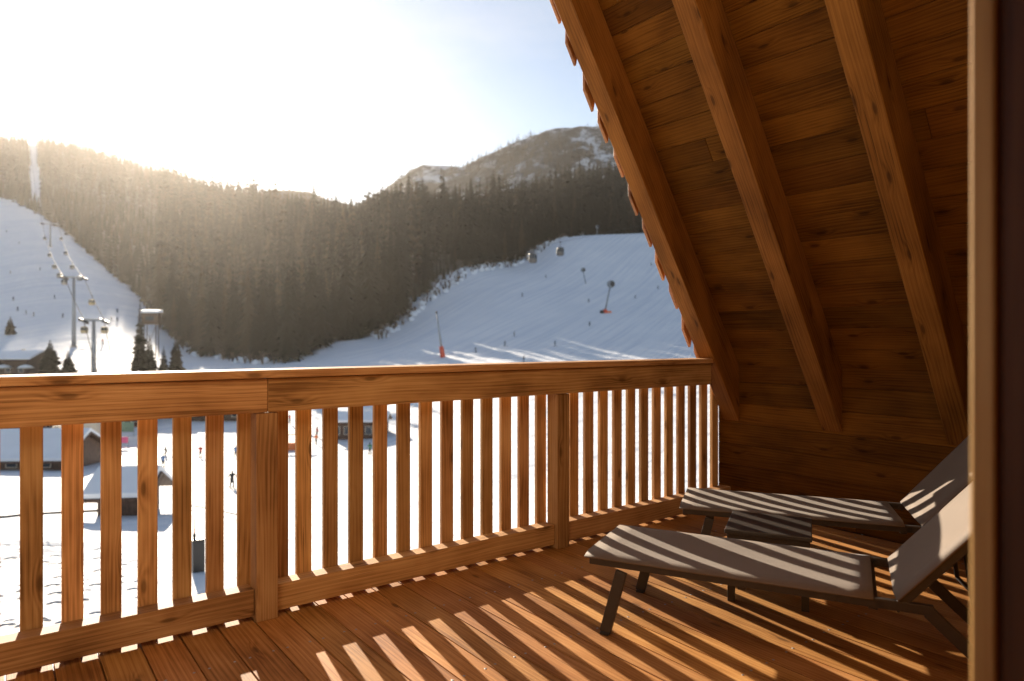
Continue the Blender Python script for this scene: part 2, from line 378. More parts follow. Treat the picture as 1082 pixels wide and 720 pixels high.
def build_terrain():
    phis = np.concatenate([np.linspace(-180, -42, 50)[:-1], np.linspace(-42, 42, 420), np.linspace(42, 180, 50)[1:]])
    rho = np.exp(np.concatenate([np.linspace(math.log(3.), math.log(140), 130)[:-1], np.linspace(math.log(140), math.log(1100), 190)[:-1], np.linspace(math.log(1100), math.log(1950), 30)]))
    P, Q = np.meshgrid(np.radians(phis), rho, indexing='ij')
    pc = np.clip(P, -R(52), R(52)); D = Q*np.cos(pc); px = 541+FP*np.tan(pc)
    X = Q*(F.x*np.cos(P)+RT.x*np.sin(P)); Y = Q*(F.y*np.cos(P)+RT.y*np.sin(P))
    Z = height_pd(px, D, X, Y)
    back = np.clip((np.abs(np.degrees(P))-70)/60, 0, 1)
    Z = Z*(1-back)+(-9.5+EYE+np.clip(Q-60,0,None)*.05)*back
    n, m = P.shape
    V = np.stack([X, Y, Z], -1).reshape(-1, 3)
    idx = np.arange(n*m).reshape(n, m)
    q = np.stack([idx[:-1,:-1], idx[1:,:-1], idx[1:,1:], idx[:-1,1:]], -1).reshape(-1, 4)[:, ::-1]
    V = np.vstack([V, [[0,0,-9+EYE]]]); 
    me = bpy.data.meshes.new('terrain')
    me.vertices.add(len(V)); me.vertices.foreach_set('co', V.ravel())
    tri = np.stack([idx[:-1,0], np.full(n-1, n*m), idx[1:,0]], -1)[:, ::-1]
    loops = np.concatenate([q.ravel(), tri.ravel()]); me.loops.add(len(loops)); me.loops.foreach_set('vertex_index', loops)
    starts = np.concatenate([np.arange(len(q))*4, len(q)*4+np.arange(len(tri))*3]); me.polygons.add(len(starts)); me.polygons.foreach_set('loop_start', starts)
    me.polygons.foreach_set('use_smooth', np.ones(len(starts), bool))
    me.update(calc_edges=True); me.validate()
    fe = forest_edge(px); e = fbm(X/14, Y/14, 3, 5)*40
    fo = np.clip((D-fe+e-4)/10, 0, 1)
    cut = np.abs(px-np.interp(D, [600, 1400], [38, 31])) < 5.0
    fo = np.where(cut & (D > 560), 0, fo)
    a = me.attributes.new('forest', 'FLOAT', 'POINT'); a.data.foreach_set('value', np.append(fo.ravel(), 0))
    pr = np.clip(1-np.abs(px-40)/120, 0, 1)*np.clip((D-22)/4, 0, 1)*np.clip((40-D)/6, 0, 1)
    pr = np.clip(pr*1.6, 0, 1)*(vnoise(X/4, Y/4, 2) > .25)
    a = me.attributes.new('prints', 'FLOAT', 'POINT'); a.data.foreach_set('value', np.append(pr.ravel(), 0))
    me.materials.append(M['snow'])
    o = link(bpy.data.objects.new('snow_ground', me)); tag(o, kind='structure')
build_terrain()

def mountain(name, crest, D0, depth, foot_z, mat, seed, rough):
    """real massif: heightfield patch from the near foot over the crest and down the back"""
    xs = np.linspace(crest[0][0], crest[-1][0], 260); ny = 90
    t = np.linspace(0, 1, ny)
    Xp, T = np.meshgrid(xs, t, indexing='ij')
    top = np.interp(xs, [c[0] for c in crest], [c[1] for c in crest])
    D = D0 + (T-.55)*depth
    H = (D0*(360-top)/720)[:, None]
    shape = np.where(T < .55, (T/.55)**1.15, 1-((T-.55)/.45)**1.3*.8)
    c = (Xp-541)/FP
    X = F.x*D+RT.x*c*D; Y = F.y*D+RT.y*c*D
    nse = fbm(X/260, Y/260, 6, seed)
    Z = foot_z+(H-foot_z)*shape + nse*rough*(.25+1.1*np.sin(np.pi*np.clip(T/.55, 0, 1)*.9)) + fbm(X/30, Y/30, 3, seed+5)*rough*.13
    V = np.stack([X, Y, Z+EYE], -1).reshape(-1, 3); idx = np.arange(len(V)).reshape(X.shape)
    q = np.stack([idx[:-1,:-1], idx[1:,:-1], idx[1:,1:], idx[:-1,1:]], -1).reshape(-1, 4)
    me = bpy.data.meshes.new(name); me.from_pydata(V.tolist(), [], q.tolist()); me.update()
    me.polygons.foreach_set('use_smooth', np.ones(len(me.polygons), bool)); me.materials.append(mat)
    o = link(bpy.data.objects.new(name, me)); tag(o, kind='structure')
    return V.reshape(*X.shape, 3)
mt1 = mountain('mountain', [(330,232),(370,218),(392,207),(412,194),(432,182),(448,178),(470,180),(485,182),(505,172),(525,162),(548,152),(575,143),(600,139),(640,134),(700,128),(800,120),(950,150),(1100,200)], 1320, 760, 50, M['mountain'], 21, 80)
mt2 = mountain('hill', [(200,240),(240,217),(262,208),(285,203),(305,200),(325,202),(345,209),(365,214),(400,224),(450,250)], 1240, 420, 80, M['hill'], 33, 34)

# ------------------------------------------------------------------ conifers
def spruce_arrays(tiers, seg, seed, slim=1., bare=.0):
    """unit-height conifer: drooping jagged tiers spread over the height; returns verts, tris"""
    r = np.random.default_rng(seed); V = []; T = []
    z0 = .06+bare
    # trunk
    b = len(V)
    for z, rr in ((0, .013), (.97, .003)):
        for k in range(4): V.append((rr*math.cos(k*1.571), rr*math.sin(k*1.571), z))
    for k in range(4):
        a = b+k; c = b+(k+1) % 4; T += [(a, c, c+4), (a, c+4, a+4)]
    for i in range(tiers):
        f = i/(tiers-1); z = z0+(1-z0)*(f**.92)*.96
        rad = slim*(.155*(1-f)**.85+.012)*(.85+.3*r.random()); drop = .055*(1-f)+.018; th = .05*(1-f)+.035
        ph = r.random()*6.28; b = len(V)
        V.append((0, 0, min(1., z+th)))
        for k in range(seg*2):
            a = ph+k*math.pi/seg
            q = rad*(1.0+.30*(r.random()-.5)) if k % 2 == 0 else rad*(.42+.2*r.random())
            dz = -drop*(.8+.5*r.random()) if k % 2 == 0 else -drop*.25
            V.append((q*math.cos(a), q*math.sin(a), z+dz))
        for k in range(seg*2): T.append((b, b+1+k, b+1+(k+1) % (seg*2)))
    return np.array(V), np.array(T)
LOW = [spruce_arrays(7, 5, s, .9+.25*(s % 3)/2, .04) for s in range(6)]
TINY = [spruce_arrays(4, 4, s+20, 1.1) for s in range(4)]
MID = [spruce_arrays(15, 7, s+40, .85+.12*s, .03) for s in range(5)]

def tree_mesh(name, arr, trunk_tris=8, mat2=None):
    V, T = arr; me = bpy.data.meshes.new(name); me.from_pydata(V.tolist(), [], T.tolist())
    me.materials.append(M['bark']); me.materials.append(mat2 or M['foliage'])
    mi = np.ones(len(T), int); mi[:trunk_tris] = 0; me.polygons.foreach_set('material_index', mi); me.update(); return me
def merged_forest(name, label, cat, pts, variants):
    Vs, Ts, Ms = [], [], []; off = 0
    for (p, h, w, a, k, br) in pts:
        V, T = variants[k % len(variants)]; c, s = math.cos(a), math.sin(a)
        W = np.empty_like(V); W[:,0] = (V[:,0]*c-V[:,1]*s)*h*w; W[:,1] = (V[:,0]*s+V[:,1]*c)*h*w; W[:,2] = V[:,2]*h
        Vs.append(W+np.array(p)); Ts.append(T+off); off += len(V)
        mi = np.full(len(T), 2 if br else 1); mi[:8] = 0; Ms.append(mi)
    V = np.vstack(Vs); T = np.vstack(Ts); mi = np.concatenate(Ms)
    me = bpy.data.meshes.new(name)
    me.vertices.add(len(V)); me.vertices.foreach_set('co', V.ravel())
    me.loops.add(T.size); me.loops.foreach_set('vertex_index', T.ravel())
    me.polygons.add(len(T)); me.polygons.foreach_set('loop_start', np.arange(len(T))*3)
    for k in ('bark', 'foliage', 'foliage2'): me.materials.append(M[k])
    me.polygons.foreach_set('material_index', mi); me.update(calc_edges=True)
    o = link(bpy.data.objects.new(name, me)); tag(o, label, cat, kind='stuff'); return o

def scatter(Dlo, Dhi, sp, plo=-120, phi=860):
    out = []
    lim = Dhi*1.15
    xs = np.arange(-lim, lim, sp); ys = np.arange(-50, lim*1.3, sp)
    X, Y = np.meshgrid(xs, ys); X = (X+rng.uniform(-.45,.45,X.shape)*sp).ravel(); Y = (Y+rng.uniform(-.45,.45,Y.shape)*sp).ravel()
    D = X*F.x+Y*F.y; ok = (D > Dlo) & (D <= Dhi); X, Y, D = X[ok], Y[ok], D[ok]
    px = 541+FP*(X*RT.x+Y*RT.y)/D
    ok = (px > plo) & (px < phi); X, Y, D, px = X[ok], Y[ok], D[ok], px[ok]
    jit = fbm(X/18, Y/18, 2, 8)*22
    ok = D > forest_edge(px)+jit
    cut = np.abs(px-np.interp(D, [600, 1400], [38, 31])) < 5.2
    ok &= ~(cut & (D > 560)); X, Y, D, px = X[ok], Y[ok], D[ok], px[ok]
    Z = height_pd(px, D, X, Y)
    return X, Y, D, px, Z
pts_near = []; pts_far = []
for (a, b, s) in ((180, 640, 6.4), (640, 950, 8.6), (950, 1480, 11.5)):
    X, Y, D, px, Z = scatter(a, b, s)
    for x, y, d, p, z in zip(X, Y, D, px, Z):
        grove = float(fbm(np.array([x/45]), np.array([y/45]), 2, 77)[0])
        h = rng.uniform(19, 34)*(1 if d < 900 else .8)*(1+.45*grove)
        if p > 380 and d < 640: h *= 1.12
        if rng.random() < .07: h *= 1.22
        if d < forest_edge(p)+12: h *= rng.uniform(.5, 1.)
        if p < 168 and d < 760: h = min(h, rng.uniform(10, 16))
        elif p < 168: h = min(h, rng.uniform(15, 20))
        if 432 < p < 486 and d < forest_edge(p)+78 and rng.random() < .9: h = min(h, rng.uniform(7, 11.5))
        br = (rng.random() < (.30 if p < 330 else .12))
        (pts_near if d < 640 else pts_far).append(((x, y, z-.5), h, (.98 if d < 640 else 1.25)*rng.uniform(.75, 1.2), rng.uniform(0, 6.28), int(rng.integers(0, 60)), br, d-forest_edge(p), p))
# front row: trees of their own
vis = [t for t in pts_near if 150 < t[7] < 735]
vis.sort(key=lambda t: t[6]); front = vis[:285]; fs = set(id(t) for t in front)
rest = [t for t in pts_near if id(t) not in fs]
merged_forest('forest', 'dense dark spruce wood covering the hillside behind the front row of trees', 'forest', [t[:6] for t in rest], LOW[:4]+MID[:3])
merged_forest('far_forest', 'hazy brown forest on the ridge under the sun', 'forest', [t[:6] for t in pts_far], LOW[:4]+TINY)
mid_me = [tree_mesh('spruce_tree', a) for a in MID]+[tree_mesh('larch_tree', a, mat2=M['foliage2']) for a in MID[:3]]
for t in front:
    k = (5+t[4] % 3) if t[5] else t[4] % 5
    o = bpy.data.objects.new('spruce_tree', mid_me[k]); o.location = t[0]; o.scale = (t[1]*t[2], t[1]*t[2], t[1]); o.rotation_euler.z = t[3]
    link(o); tag(o, 'tall dark conifer in the front rows of the dense wood beside the pistes', 'tree', 'conifers in the front rows of the wood')
# trees on the mountain and the hill
pts = []
for (G, n, lo, hi, tmin) in ((mt1, 6500, 20, 215, .15), (mt2, 1500, 10, 245, .1)):
    for _ in range(n):
        i = int(rng.integers(lo, hi)); j = int(rng.integers(int(tmin*90), int(.60*90))); p = G[i, j]
        m = fbm(np.array([p[0]/110]), np.array([p[1]/110]), 3, 12)[0]
        if G is mt1 and m < -.07: continue
        pts.append(((p[0]+rng.uniform(-8,8), p[1]+rng.uniform(-8,8), p[2]-2), rng.uniform(8, 17), 1.5, rng.uniform(0,6), int(rng.integers(0,40)), rng.random() < .2))
merged_forest('mountain_forest', 'scattered small conifers on the snowy mountain and the far hill', 'forest', pts, TINY)

# brush and snow-laden bushes along the wood's edge
def brush(px0, px1, n, name, label, snowy):
    mb = MB()
    for _ in range(n):
        px = random.uniform(px0, px1); D = float(forest_edge(px))-random.uniform(-6, 22 if px > 400 else 8)
        p = place(px, D); h = random.uniform(1.2, 4.5)
        for k in range(random.randint(6, 10)):
            a = random.uniform(0, 6.28); r = random.uniform(.3, 1.)*h*.45
            q = p+Vector((math.cos(a)*r, math.sin(a)*r, h*random.uniform(.6, 1.)))
            mb.tube([p, (p+q)/2+Vector((0,0,.25*h)), q], [.16, .10, .03], 3, 0, False)
        if random.random() < snowy:
            s = random.uniform(.8, 1.9)
            mb.lathe([(s*.9,-.4),(s, .2),(s*.75, .7*s),(s*.3, .95*s)], p+Vector((random.uniform(-1,1), random.uniform(-1,1), 0)), 7, 1)
    o = mb.build(name, [M['brush'], M['roofsnow']]); tag(o, label, 'brush', kind='stuff')
brush(395, 600, 260, 'brush', 'grey brown brush and snow mounds along the upper piste edge below the wood', .5)
brush(150, 300, 60, 'undergrowth', 'thin brown undergrowth at the foot of the wood by the valley floor', .35)

def D_for(px, y, lo=60, hi=700):
    """distance at which the terrain on this bearing is seen at this elevation"""
    for D in np.exp(np.linspace(math.log(lo), math.log(hi), 400)):
        if 360-(ground(px, D)-EYE)*720/D <= y: return float(D)
    return hi

def single_tree(px, D, h, w, label, seed, cat='tree', mat='foliage'):
    p = place(px, D); root = empty('conifer_tree', p-Vector((0,0,.3)), random.random()*6)
    mb = MB(); mb.tube([(0,0,0),(0,0,h*.5),(0,0,h*.96)], [.018*h, .012*h, .004*h], 7); mb.build('trunk', M['bark'], root)
    rr = random.Random(seed); mb = MB(); bm = mb.bm; tiers = int(h*1.9)+6
    for i in range(tiers):
        f = i/(tiers-1); z = h*(.10+.88*f); rad = w*((1-f)**.9+.04)*rr.uniform(.8, 1.15); n = 9 if f < .7 else 6
        for k in range(n):
            a = k*6.283/n+rr.uniform(-.35,.35); L = rad*rr.uniform(.65, 1.12); dr = L*rr.uniform(.2,.45); wd = L*.26
            d = Vector((math.cos(a), math.sin(a), 0)); s = Vector((-d.y, d.x, 0))
            c0 = bm.verts.new((0,0,z)); 
            m1 = bm.verts.new(d*L*.55+s*wd+Vector((0,0,z-dr*.35))); m2 = bm.verts.new(d*L*.55-s*wd+Vector((0,0,z-dr*.45)))
            e = bm.verts.new(d*L+Vector((0,0,z-dr*.8))); u = bm.verts.new(d*L*.5+Vector((0,0,z+L*.04))); lo = bm.verts.new(d*L*.5+Vector((0,0,z-dr-.12*L)))
            for t in ((c0,m1,u),(c0,u,m2),(m1,e,u),(u,e,m2),(c0,lo,m1),(c0,m2,lo),(m1,lo,e),(lo,m2,e)): bm.faces.new(t)
    me_o = mb.build('crown', M[mat], root)
    tag(root, label, cat, 'single conifers by the valley floor'); return root
def tree_at(px, yb, yt, w, label, seed, lo=120, mat='foliage'):
    D = D_for(px, yb, lo); single_tree(px, D, (yb-yt)*D/720+.3, w, label, seed, mat=mat)
tree_at(53, 398, 358, 3.4, 'broad green spruce between the snowy lodge and the lift, left of its smaller neighbour', 1)
tree_at(72, 397, 370, 2.5, 'smaller green spruce standing just right of the broad one below the lift', 2)
tree_at(148, 397, 317, 2.5, 'tall slender spruce left of the hut on stilts', 3)
tree_at(158, 398, 352, 2.3, 'bushy dark spruce in front of the hut on stilts', 4)
tree_at(173, 396, 364, 1.7, 'short spruce right of the hut on stilts, before the wood', 5)
tree_at(186, 396, 350, 2.4, 'rust brown young larch at the left tip of the wood', 6, mat='foliage2')
tree_at(11, 354, 333, 2.2, 'small brown conifer above the roof of the snowy lodge', 7, mat='foliage2')

# ------------------------------------------------------------------ lift
def tower(px, D, top_y, half, label):
    p = place(px, D); zt = D*(360-top_y)/720+EYE; h = zt-p.z
    t = empty('lift_tower', p-Vector((0,0,.3)), 0)
    MB().tube([(0,0,0),(0,0,h*.5),(0,0,h)], [.62,.5,.36], 12).build('mast', M['grey_steel'], t)
    lat = (RT*.97+F*.2).normalized()
    mb = MB(); mb.bar(-lat*half+Vector((0,0,h)), lat*half+Vector((0,0,h)), .5, .6)
    mb.build('crossarm', M['grey_steel'], t, .03)
    for s in (-1, 1):
        q = lat*half*s+Vector((0,0,h-.1)); dv = Vector((-.42,.9,.25)).normalized()
        mb = MB(); mb.bar(q-dv*2, q+dv*2, .25, .35)
        for k in range(-3, 4): mb.tube([q+dv*k*.6+lat*.2-Vector((0,0,.3)), q+dv*k*.6-lat*.2-Vector((0,0,.3))], .26, 8)
        mb.build('sheave_train', M['darkmetal'], t)
    MB().bbox(-.9,.9,-.9,.9,-.6,.5).build('footing', M['plaster'], t, .05)
    tag(t, label, 'lift tower', 'towers of the gondola lift')
    return Vector((p.x, p.y, zt)), lat*half
T1 = tower(99, 170, 337, 2.3, 'nearest gondola lift tower with cabins at both ends of its crossarm')
T2 = tower(78, 205, 292, 2.6, 'tall middle gondola lift tower on the lit snow, casting a long shadow')
T3 = tower(53, 400, 236, 4.2, 'farthest gondola lift tower, high up below the forest cutting')
T4p = place(36, 900); T4 = (T4p+Vector((0,0,14)), T3[1])
def catenary(a, b, sag, n=24):
    return [a.lerp(b, i/n)-Vector((0,0,sag*4*(i/n)*(1-i/n))) for i in range(n+1)]
foot = place(125, 118); foot.z += 2.
cables = {}
for s in (-1, 1):
    P = [(foot+T1[1]*s*.5), T1[0]+T1[1]*s, T2[0]+T2[1]*s, T3[0]+T3[1]*s, T4[0]+T4[1]*s]
    pts_ = []; segs = []
    for i in range(4):
        c = catenary(P[i], P[i+1], [.8, .5, 4.5, 8][i]); segs.append(c); pts_ += c if i == 0 else c[1:]
    cables[s] = segs
    o = MB().tube(pts_, .09, 5).build('lift_cable', M['rope'])
    tag(o, ('left' if s < 0 else 'right')+'-hand haul cable of the gondola lift strung over the towers', 'cable', 'haul cables of the gondola lift')
def cabin(p, label, rz=0, col='cabin', sc=.75, group='gondola cabins hanging from the left lift'):
    t = empty('gondola_cabin', p, rz); t.scale = (sc, sc, sc)
    prof = [(.62,-3.55),(.95,-3.45),(1.08,-3.1),(1.12,-2.6),(1.12,-2.55)]
    MB().lathe(prof, (0,0,0), 16, sx=1.0, sy=.9).build('shell', M[col], t)
    MB().lathe([(1.10,-2.55),(1.06,-1.85),(1.0,-1.7)], (0,0,0), 16, sy=.9).build('window_band', M['glass'], t)
    mb = MB()
    for k in range(8):
        a = k*math.pi/4+.39; mb.bar((1.12*math.cos(a), 1.01*math.sin(a), -2.56), (1.01*math.cos(a), .91*math.sin(a), -1.68), .09, .05, up=(math.cos(a), math.sin(a), 0))
    mb.build('window_post', M[col], t)
    MB().lathe([(1.02,-1.7),(.98,-1.5),(.6,-1.36),(.1,-1.32)], (0,0,0), 16, sy=.9).build('roof', M[col], t)
    mb = MB(); mb.tube([(0,0,-1.35),(0,0,-.5),(.12,0,-.1),(.1,0,.05)], .06, 6); mb.bbox(-.12,.25,-.3,.3,-.08,.14); mb.build('hanger', M['darkmetal'], t)
    tag(t, label, 'gondola cabin', group)
def on(s, seg, f): c = cables[s][seg]; return c[min(int(f*24), 24)]
cabin(on(-1,0,.96)+Vector((0,0,-.1)), 'gold gondola cabin just left of the nearest tower', .3, 'yellow')
cabin(on(1,0,.99)+Vector((0,0,-.1)), 'gold gondola cabin hanging at the right end of the nearest tower', .2, 'yellow')
names = [(-1,2,.02,'pale gondola cabin at the left arm of the middle tower'),(-1,2,.16,'first cabin on the left cable above the middle tower'),
 (-1,2,.32,'second cabin on the left cable above the middle tower'),(-1,2,.54,'third cabin on the left cable above the middle tower'),(-1,2,.80,'highest cabin on the left cable below the farthest tower'),
 (1,1,.55,'gold cabin on the right cable between the nearest and middle towers'),(1,2,.12,'first cabin on the right cable above the middle tower'),
 (1,2,.30,'second cabin on the right cable above the middle tower'),(1,2,.55,'third cabin on the right cable above the middle tower'),(1,2,.82,'highest cabin on the right cable below the farthest tower')]
for s, g_, f_, lb in names: cabin(on(s, g_, f_), lb, .3, 'yellow' if f_ > .5 and g_ == 1 else 'cabin')
# second lift over the right-hand piste
ca, cb = place(455, 140, 16.5), place(840, 235, 62)
c1 = place(563, 165, 165*(360-262)/720+EYE); c2 = place(592, 185, 185*(360-256)/720+EYE)
dirc = (c2-c1).normalized()
o = MB().tube([c1-dirc*60, c1, c2, c2+dirc*160], .03, 5).build('lift_cable', M['rope']); tag(o, 'thin grey cable carrying two cabins over the right-hand piste', 'cable', 'haul cable over the right piste')
cabin(c1, 'left one of two dark gondola cabins over the right piste', .9, 'darkcabin', 1.05, 'gondola cabins over the right piste')
cabin(c2, 'right one of two dark gondola cabins over the right piste, by the wood edge', .9, 'darkcabin', 1.05, 'gondola cabins over the right piste')
for (p_, lb) in ((c1-dirc*60, 'lift tower hidden among the dark conifers at the piste edge'), (c2+dirc*160, 'lift tower behind the shingled roof edge')):
    pass

# ------------------------------------------------------------------ snow making and posts on the right piste
def lance(px, D, hpx, lean, label, head):
    p = place(px, D); h = hpx*D/720; t = empty('snow_lance', p-Vector((0,0,.2)))
    top = RT*lean*h+Vector((0,0,h))
    MB().tube([(0,0,0), top*.25], [.75,.62], 10).build('padding', M['red'], t)
    MB().tube([top*.22, top*.6, top], [.34,.24,.14], 8).build('lance_pole', M['grey_steel'], t)
    if head: MB().lathe([(.1,-.3),(.3,-.2),(.3,.2),(.1,.35)], top, 8).build('nozzle_head', M['darkmetal'], t)
    tag(t, label, 'snow gun')
lance(468, D_for(468, 378, 110), 48, -.14, 'grey snow lance leaning left with red padding round its base', True)
def fan_gun(px, D, hpx, label, sc=1., red=True, lean=.12):
    p = place(px, D); h = hpx*D/720; t = empty('snow_gun_tower', p-Vector((0,0,.2))); top = RT*lean*h+Vector((0,0,h))
    MB().tube([(0,0,0), top*.93], [.24*sc,.17*sc], 8).build('mast', M['grey_steel'], t)
    a = (RT*.5-F*.85); mb = MB(); q = top
    mb.tube([q-a*.7*sc, q-a*.3*sc, q+a*.5*sc, q+a*.75*sc], [.55*sc,.95*sc,1.0*sc,.85*sc], 14)
    mb.build('fan_barrel', M['grey_steel'], t)
    MB().tube([q+a*.74*sc, q+a*.82*sc], .7*sc, 14).build('nozzle_ring', M['darkmetal'], t)
    if red:
        MB().lathe([(.9,-.3),(.95,1.2),(.7,1.6),(.2,1.65)], RT*.1, 10).build('padding', M['red'], t)
        MB().bbox(-2.0,-.9,-.6,.6,-.3,1.2).build('supply_box', M['darkmetal'], t, .08)
        mb = MB(); mb.bar(RT*1.0+Vector((0,0,.5)), RT*2.6+Vector((0,0,.5)), .1, .9); mb.build('mesh_fence', M['orange'], t)
    tag(t, label, 'snow gun')
fan_gun(639, D_for(639, 331, 110), 31, 'snow gun on a leaning mast with orange padding and a box at its foot', 1.5, True, .2)
fan_gun(619, D_for(619, 300, 110), 15, 'short snow gun on a pale mast higher up the right piste', 1.1, False, -.2)
fan_gun(631, 470, 9, 'white post with a small head on the crest of the right piste', 1.2, False, 0)

# ------------------------------------------------------------------ people
def person_mesh(pose, jacket, pants, helmet):
    if pose == 'ski':
        J = {'pel':(0,0,.86),'ch':(.10,0,1.18),'nk':(.17,0,1.42),'hd':(.21,0,1.58),'ht':(.22,0,1.70),
             'kl':(.16,.13,.48),'kr':(.16,-.13,.48),'al':(-.02,.14,.10),'ar':(-.02,-.14,.10),'tl':(.18,.14,.05),'tr':(.18,-.14,.05),
             'sl':(.12,.20,1.36),'sr':(.12,-.20,1.36),'el':(.16,.34,1.12),'er':(.16,-.34,1.12),'wl':(.40,.34,1.04),'wr':(.40,-.34,1.04)}
    else:
        J = {'pel':(0,0,.93),'ch':(0,0,1.22),'nk':(0,0,1.46),'hd':(.02,0,1.62),'ht':(.02,0,1.75),
             'kl':(.03,.12,.50),'kr':(-.05,-.12,.50),'al':(-.02,.14,.10),'ar':(-.12,-.14,.10),'tl':(.18,.15,.05),'tr':(.08,-.15,.05),
             'sl':(0,.20,1.40),'sr':(0,-.20,1.40),'el':(-.02,.29,1.13),'er':(.04,-.30,1.13),'wl':(.12,.30,.92),'wr':(.26,-.26,1.0)}
    E = [('pel','ch'),('ch','nk'),('nk','hd'),('hd','ht'),('pel','kl'),('pel','kr'),('kl','al'),('kr','ar'),('al','tl'),('ar','tr'),('ch','sl'),('ch','sr'),('sl','el'),('sr','er'),('el','wl'),('er','wr')]
    rad = {'pel':.16,'ch':.17,'nk':.07,'hd':.11,'ht':.08,'kl':.085,'kr':.085,'al':.07,'ar':.07,'tl':.06,'tr':.06,'sl':.085,'sr':.085,'el':.06,'er':.06,'wl':.05,'wr':.05}
    ks = list(J); me = bpy.data.meshes.new('tmp'); me.from_pydata([J[k] for k in ks], [(ks.index(a), ks.index(b)) for a, b in E], [])
    o = bpy.data.objects.new('tmp', me); COL.objects.link(o); o.modifiers.new('s', 'SKIN')
    for i, k in enumerate(ks):
        me.skin_vertices[0].data[i].radius = (rad[k], rad[k]); me.skin_vertices[0].data[i].use_root = (k == 'pel')
    sb = o.modifiers.new('d', 'SUBSURF'); sb.levels = 1
    bpy.context.view_layer.update(); dg = bpy.context.evaluated_depsgraph_get()
    out = bpy.data.meshes.new_from_object(o.evaluated_get(dg)); out.name = 'person'
    bpy.data.objects.remove(o); out.materials.clear()
    for c in (jacket, pants, helmet): out.materials.append(c)
    mi = [2 if p.center.z > (J['nk'][2]+.03) else (0 if p.center.z > J['pel'][2]-.02 or abs(p.center.y) > .25 else 1) for p in out.polygons]
    out.polygons.foreach_set('material_index', mi); out.polygons.foreach_set('use_smooth', [True]*len(mi)); return out
def cloth(n, c): return simple('cloth_'+n, c, .8, 0, .1, 6)
CL = {'black':cloth('black',(.02,.02,.022)),'navy':cloth('navy',(.025,.04,.09)),'blue':cloth('blue',(.05,.15,.35)),'red':cloth('red',(.45,.04,.03)),
      'green':cloth('green',(.05,.16,.09)),'orange':cloth('orange',(.7,.20,.05)),'grey':cloth('grey',(.13,.13,.14)),'white':cloth('white',(.6,.6,.6))}
pm_cache = {}
ski_bm = MB()
for s in (-1, 1):
    ski_bm.bbox(-.75,.85,s*.14-.045,s*.14+.045,.0,.03); ski_bm.bar((.84,s*.14,.02),(.98,s*.14,.12),.08,.02)
ski_me_o = ski_bm.build('skis', CL['black']); ski_me = ski_me_o.data; bpy.data.objects.remove(ski_me_o)
pol = MB()
for s in (-1, 1): pol.tube([(.42,s*.35,1.1),(.05,s*.5,.05)], .018, 5); pol.lathe([(.06,.1),(.06,.12)], (.07,s*.49,0), 6)
pol_o = pol.build('ski_poles', CL['grey']); pol_me = pol_o.data; bpy.data.objects.remove(pol_o)
def person(px, D, col, label, pose='ski', rz=None, skis=True, group='skiers on the snow', pants='black', sc=1.0):
    k = (pose, col, pants)
    if k not in pm_cache: pm_cache[k] = person_mesh(pose, CL[col], CL[pants], CL['black'])
    t = bpy.data.objects.new('person', pm_cache[k]); t.location = place(px, D); t.rotation_euler.z = random.uniform(0, 6.28) if rz is None else rz
    t.scale = (sc,)*3
    link(t); tag(t, label, 'person', group)
    if skis:
        link(bpy.data.objects.new('skis', ski_me), t); link(bpy.data.objects.new('ski_poles', pol_me), t)
right = [(552,314,'navy','skier in navy below the wood edge, left on the right piste'),(577,294,'black','skier in black just below the two gondola cabins'),
 (622,320,'navy','skier in dark blue left of the leaning snow gun'),(623,345,'black','skier in black below the snow gun on the right piste'),
 (586,366,'navy','skier in dark clothes low on the right piste, left of centre'),(553,383,'black','skier in black just above the railing near the middle'),
 (671,316,'grey','skier in grey on the sunlit band right of the snow gun'),(688,281,'green','skier in green by the roof edge, high on the piste'),
 (695,306,'grey','skier in grey by the roof edge beside the sunlit band'),(543,356,'grey','grey skier alone at the centre of the lower right piste'),
 (533,366,'grey','grey skier right of the red-padded lance, upper of two'),(503,373,'grey','grey skier closest right of the red-padded lance')]
for px, y, c, lb in right: person(px, D_for(px, y, 110), c, lb, group='skiers on the right piste')
left = [(20,258,'black','skier high on the left slope, left of the lift line'),(42,286,'black','tall dark skier on the left slope beside the upper cabins'),
 (11,290,'grey','grey skier at the far left of the shaded slope'),(14,318,'navy','navy skier low on the shaded slope at the far left'),
 (19,329,'black','black skier just above the sunlit snow at the far left'),(36,335,'navy','navy skier at the edge of the sunlit snow, left of the lift'),
 (58,316,'black','black skier left of the middle lift tower'),(28,333,'grey','grey skier at the edge of the sunlit snow behind the lodge'),
 (124,340,'navy','right one of two skiers right of the nearest tower'),(118,339,'black','left one of two skiers right of the nearest tower'),
 (109,364,'red','skier in red on sunlit snow right of the nearest lift tower'),(124,331,'grey','grey skier uphill of the pair right of the tower'),
 (7,246,'grey','topmost skier at the left border of the photo'),(66,336,'black','black skier at the foot of the middle tower'),(6,353,'black','person in black above the lodge roof at far left','stand')]
for it in left: person(it[0], D_for(it[0], it[1], 150), it[2], it[3], group='skiers on the left slope')
near_p = [(176,484,'black','skier in black between the fifth and sixth pickets of the left bay','ski'),(172,494,'blue','skier in blue with a child seen below the black skier, left bay','ski'),
 (212,484,'red','skier in red raising poles, seen right of the sixth picket','ski'),(245,516,'black','large black skier with poles next to the left post','ski'),
 (249,484,'blue','person in blue beyond the black skier next to the left post','stand'),(303,468,'black','person in black right of the left post, by the orange bar','stand'),
 (335,462,'red','person in red by the dark pavilion, left of it','stand'),(391,481,'green','skier in dark green in front of the long dark pavilion','ski'),
 (306,448,'red','person in red behind the orange bar','stand'),(334,470,'orange','person in orange on snow left of the dark pavilion','stand')]
for px, y, c, lb, ps in near_p: person(px, D_for(px, y, 40, 160), c, lb, ps, skis=(ps == 'ski'), group='people on the valley floor')

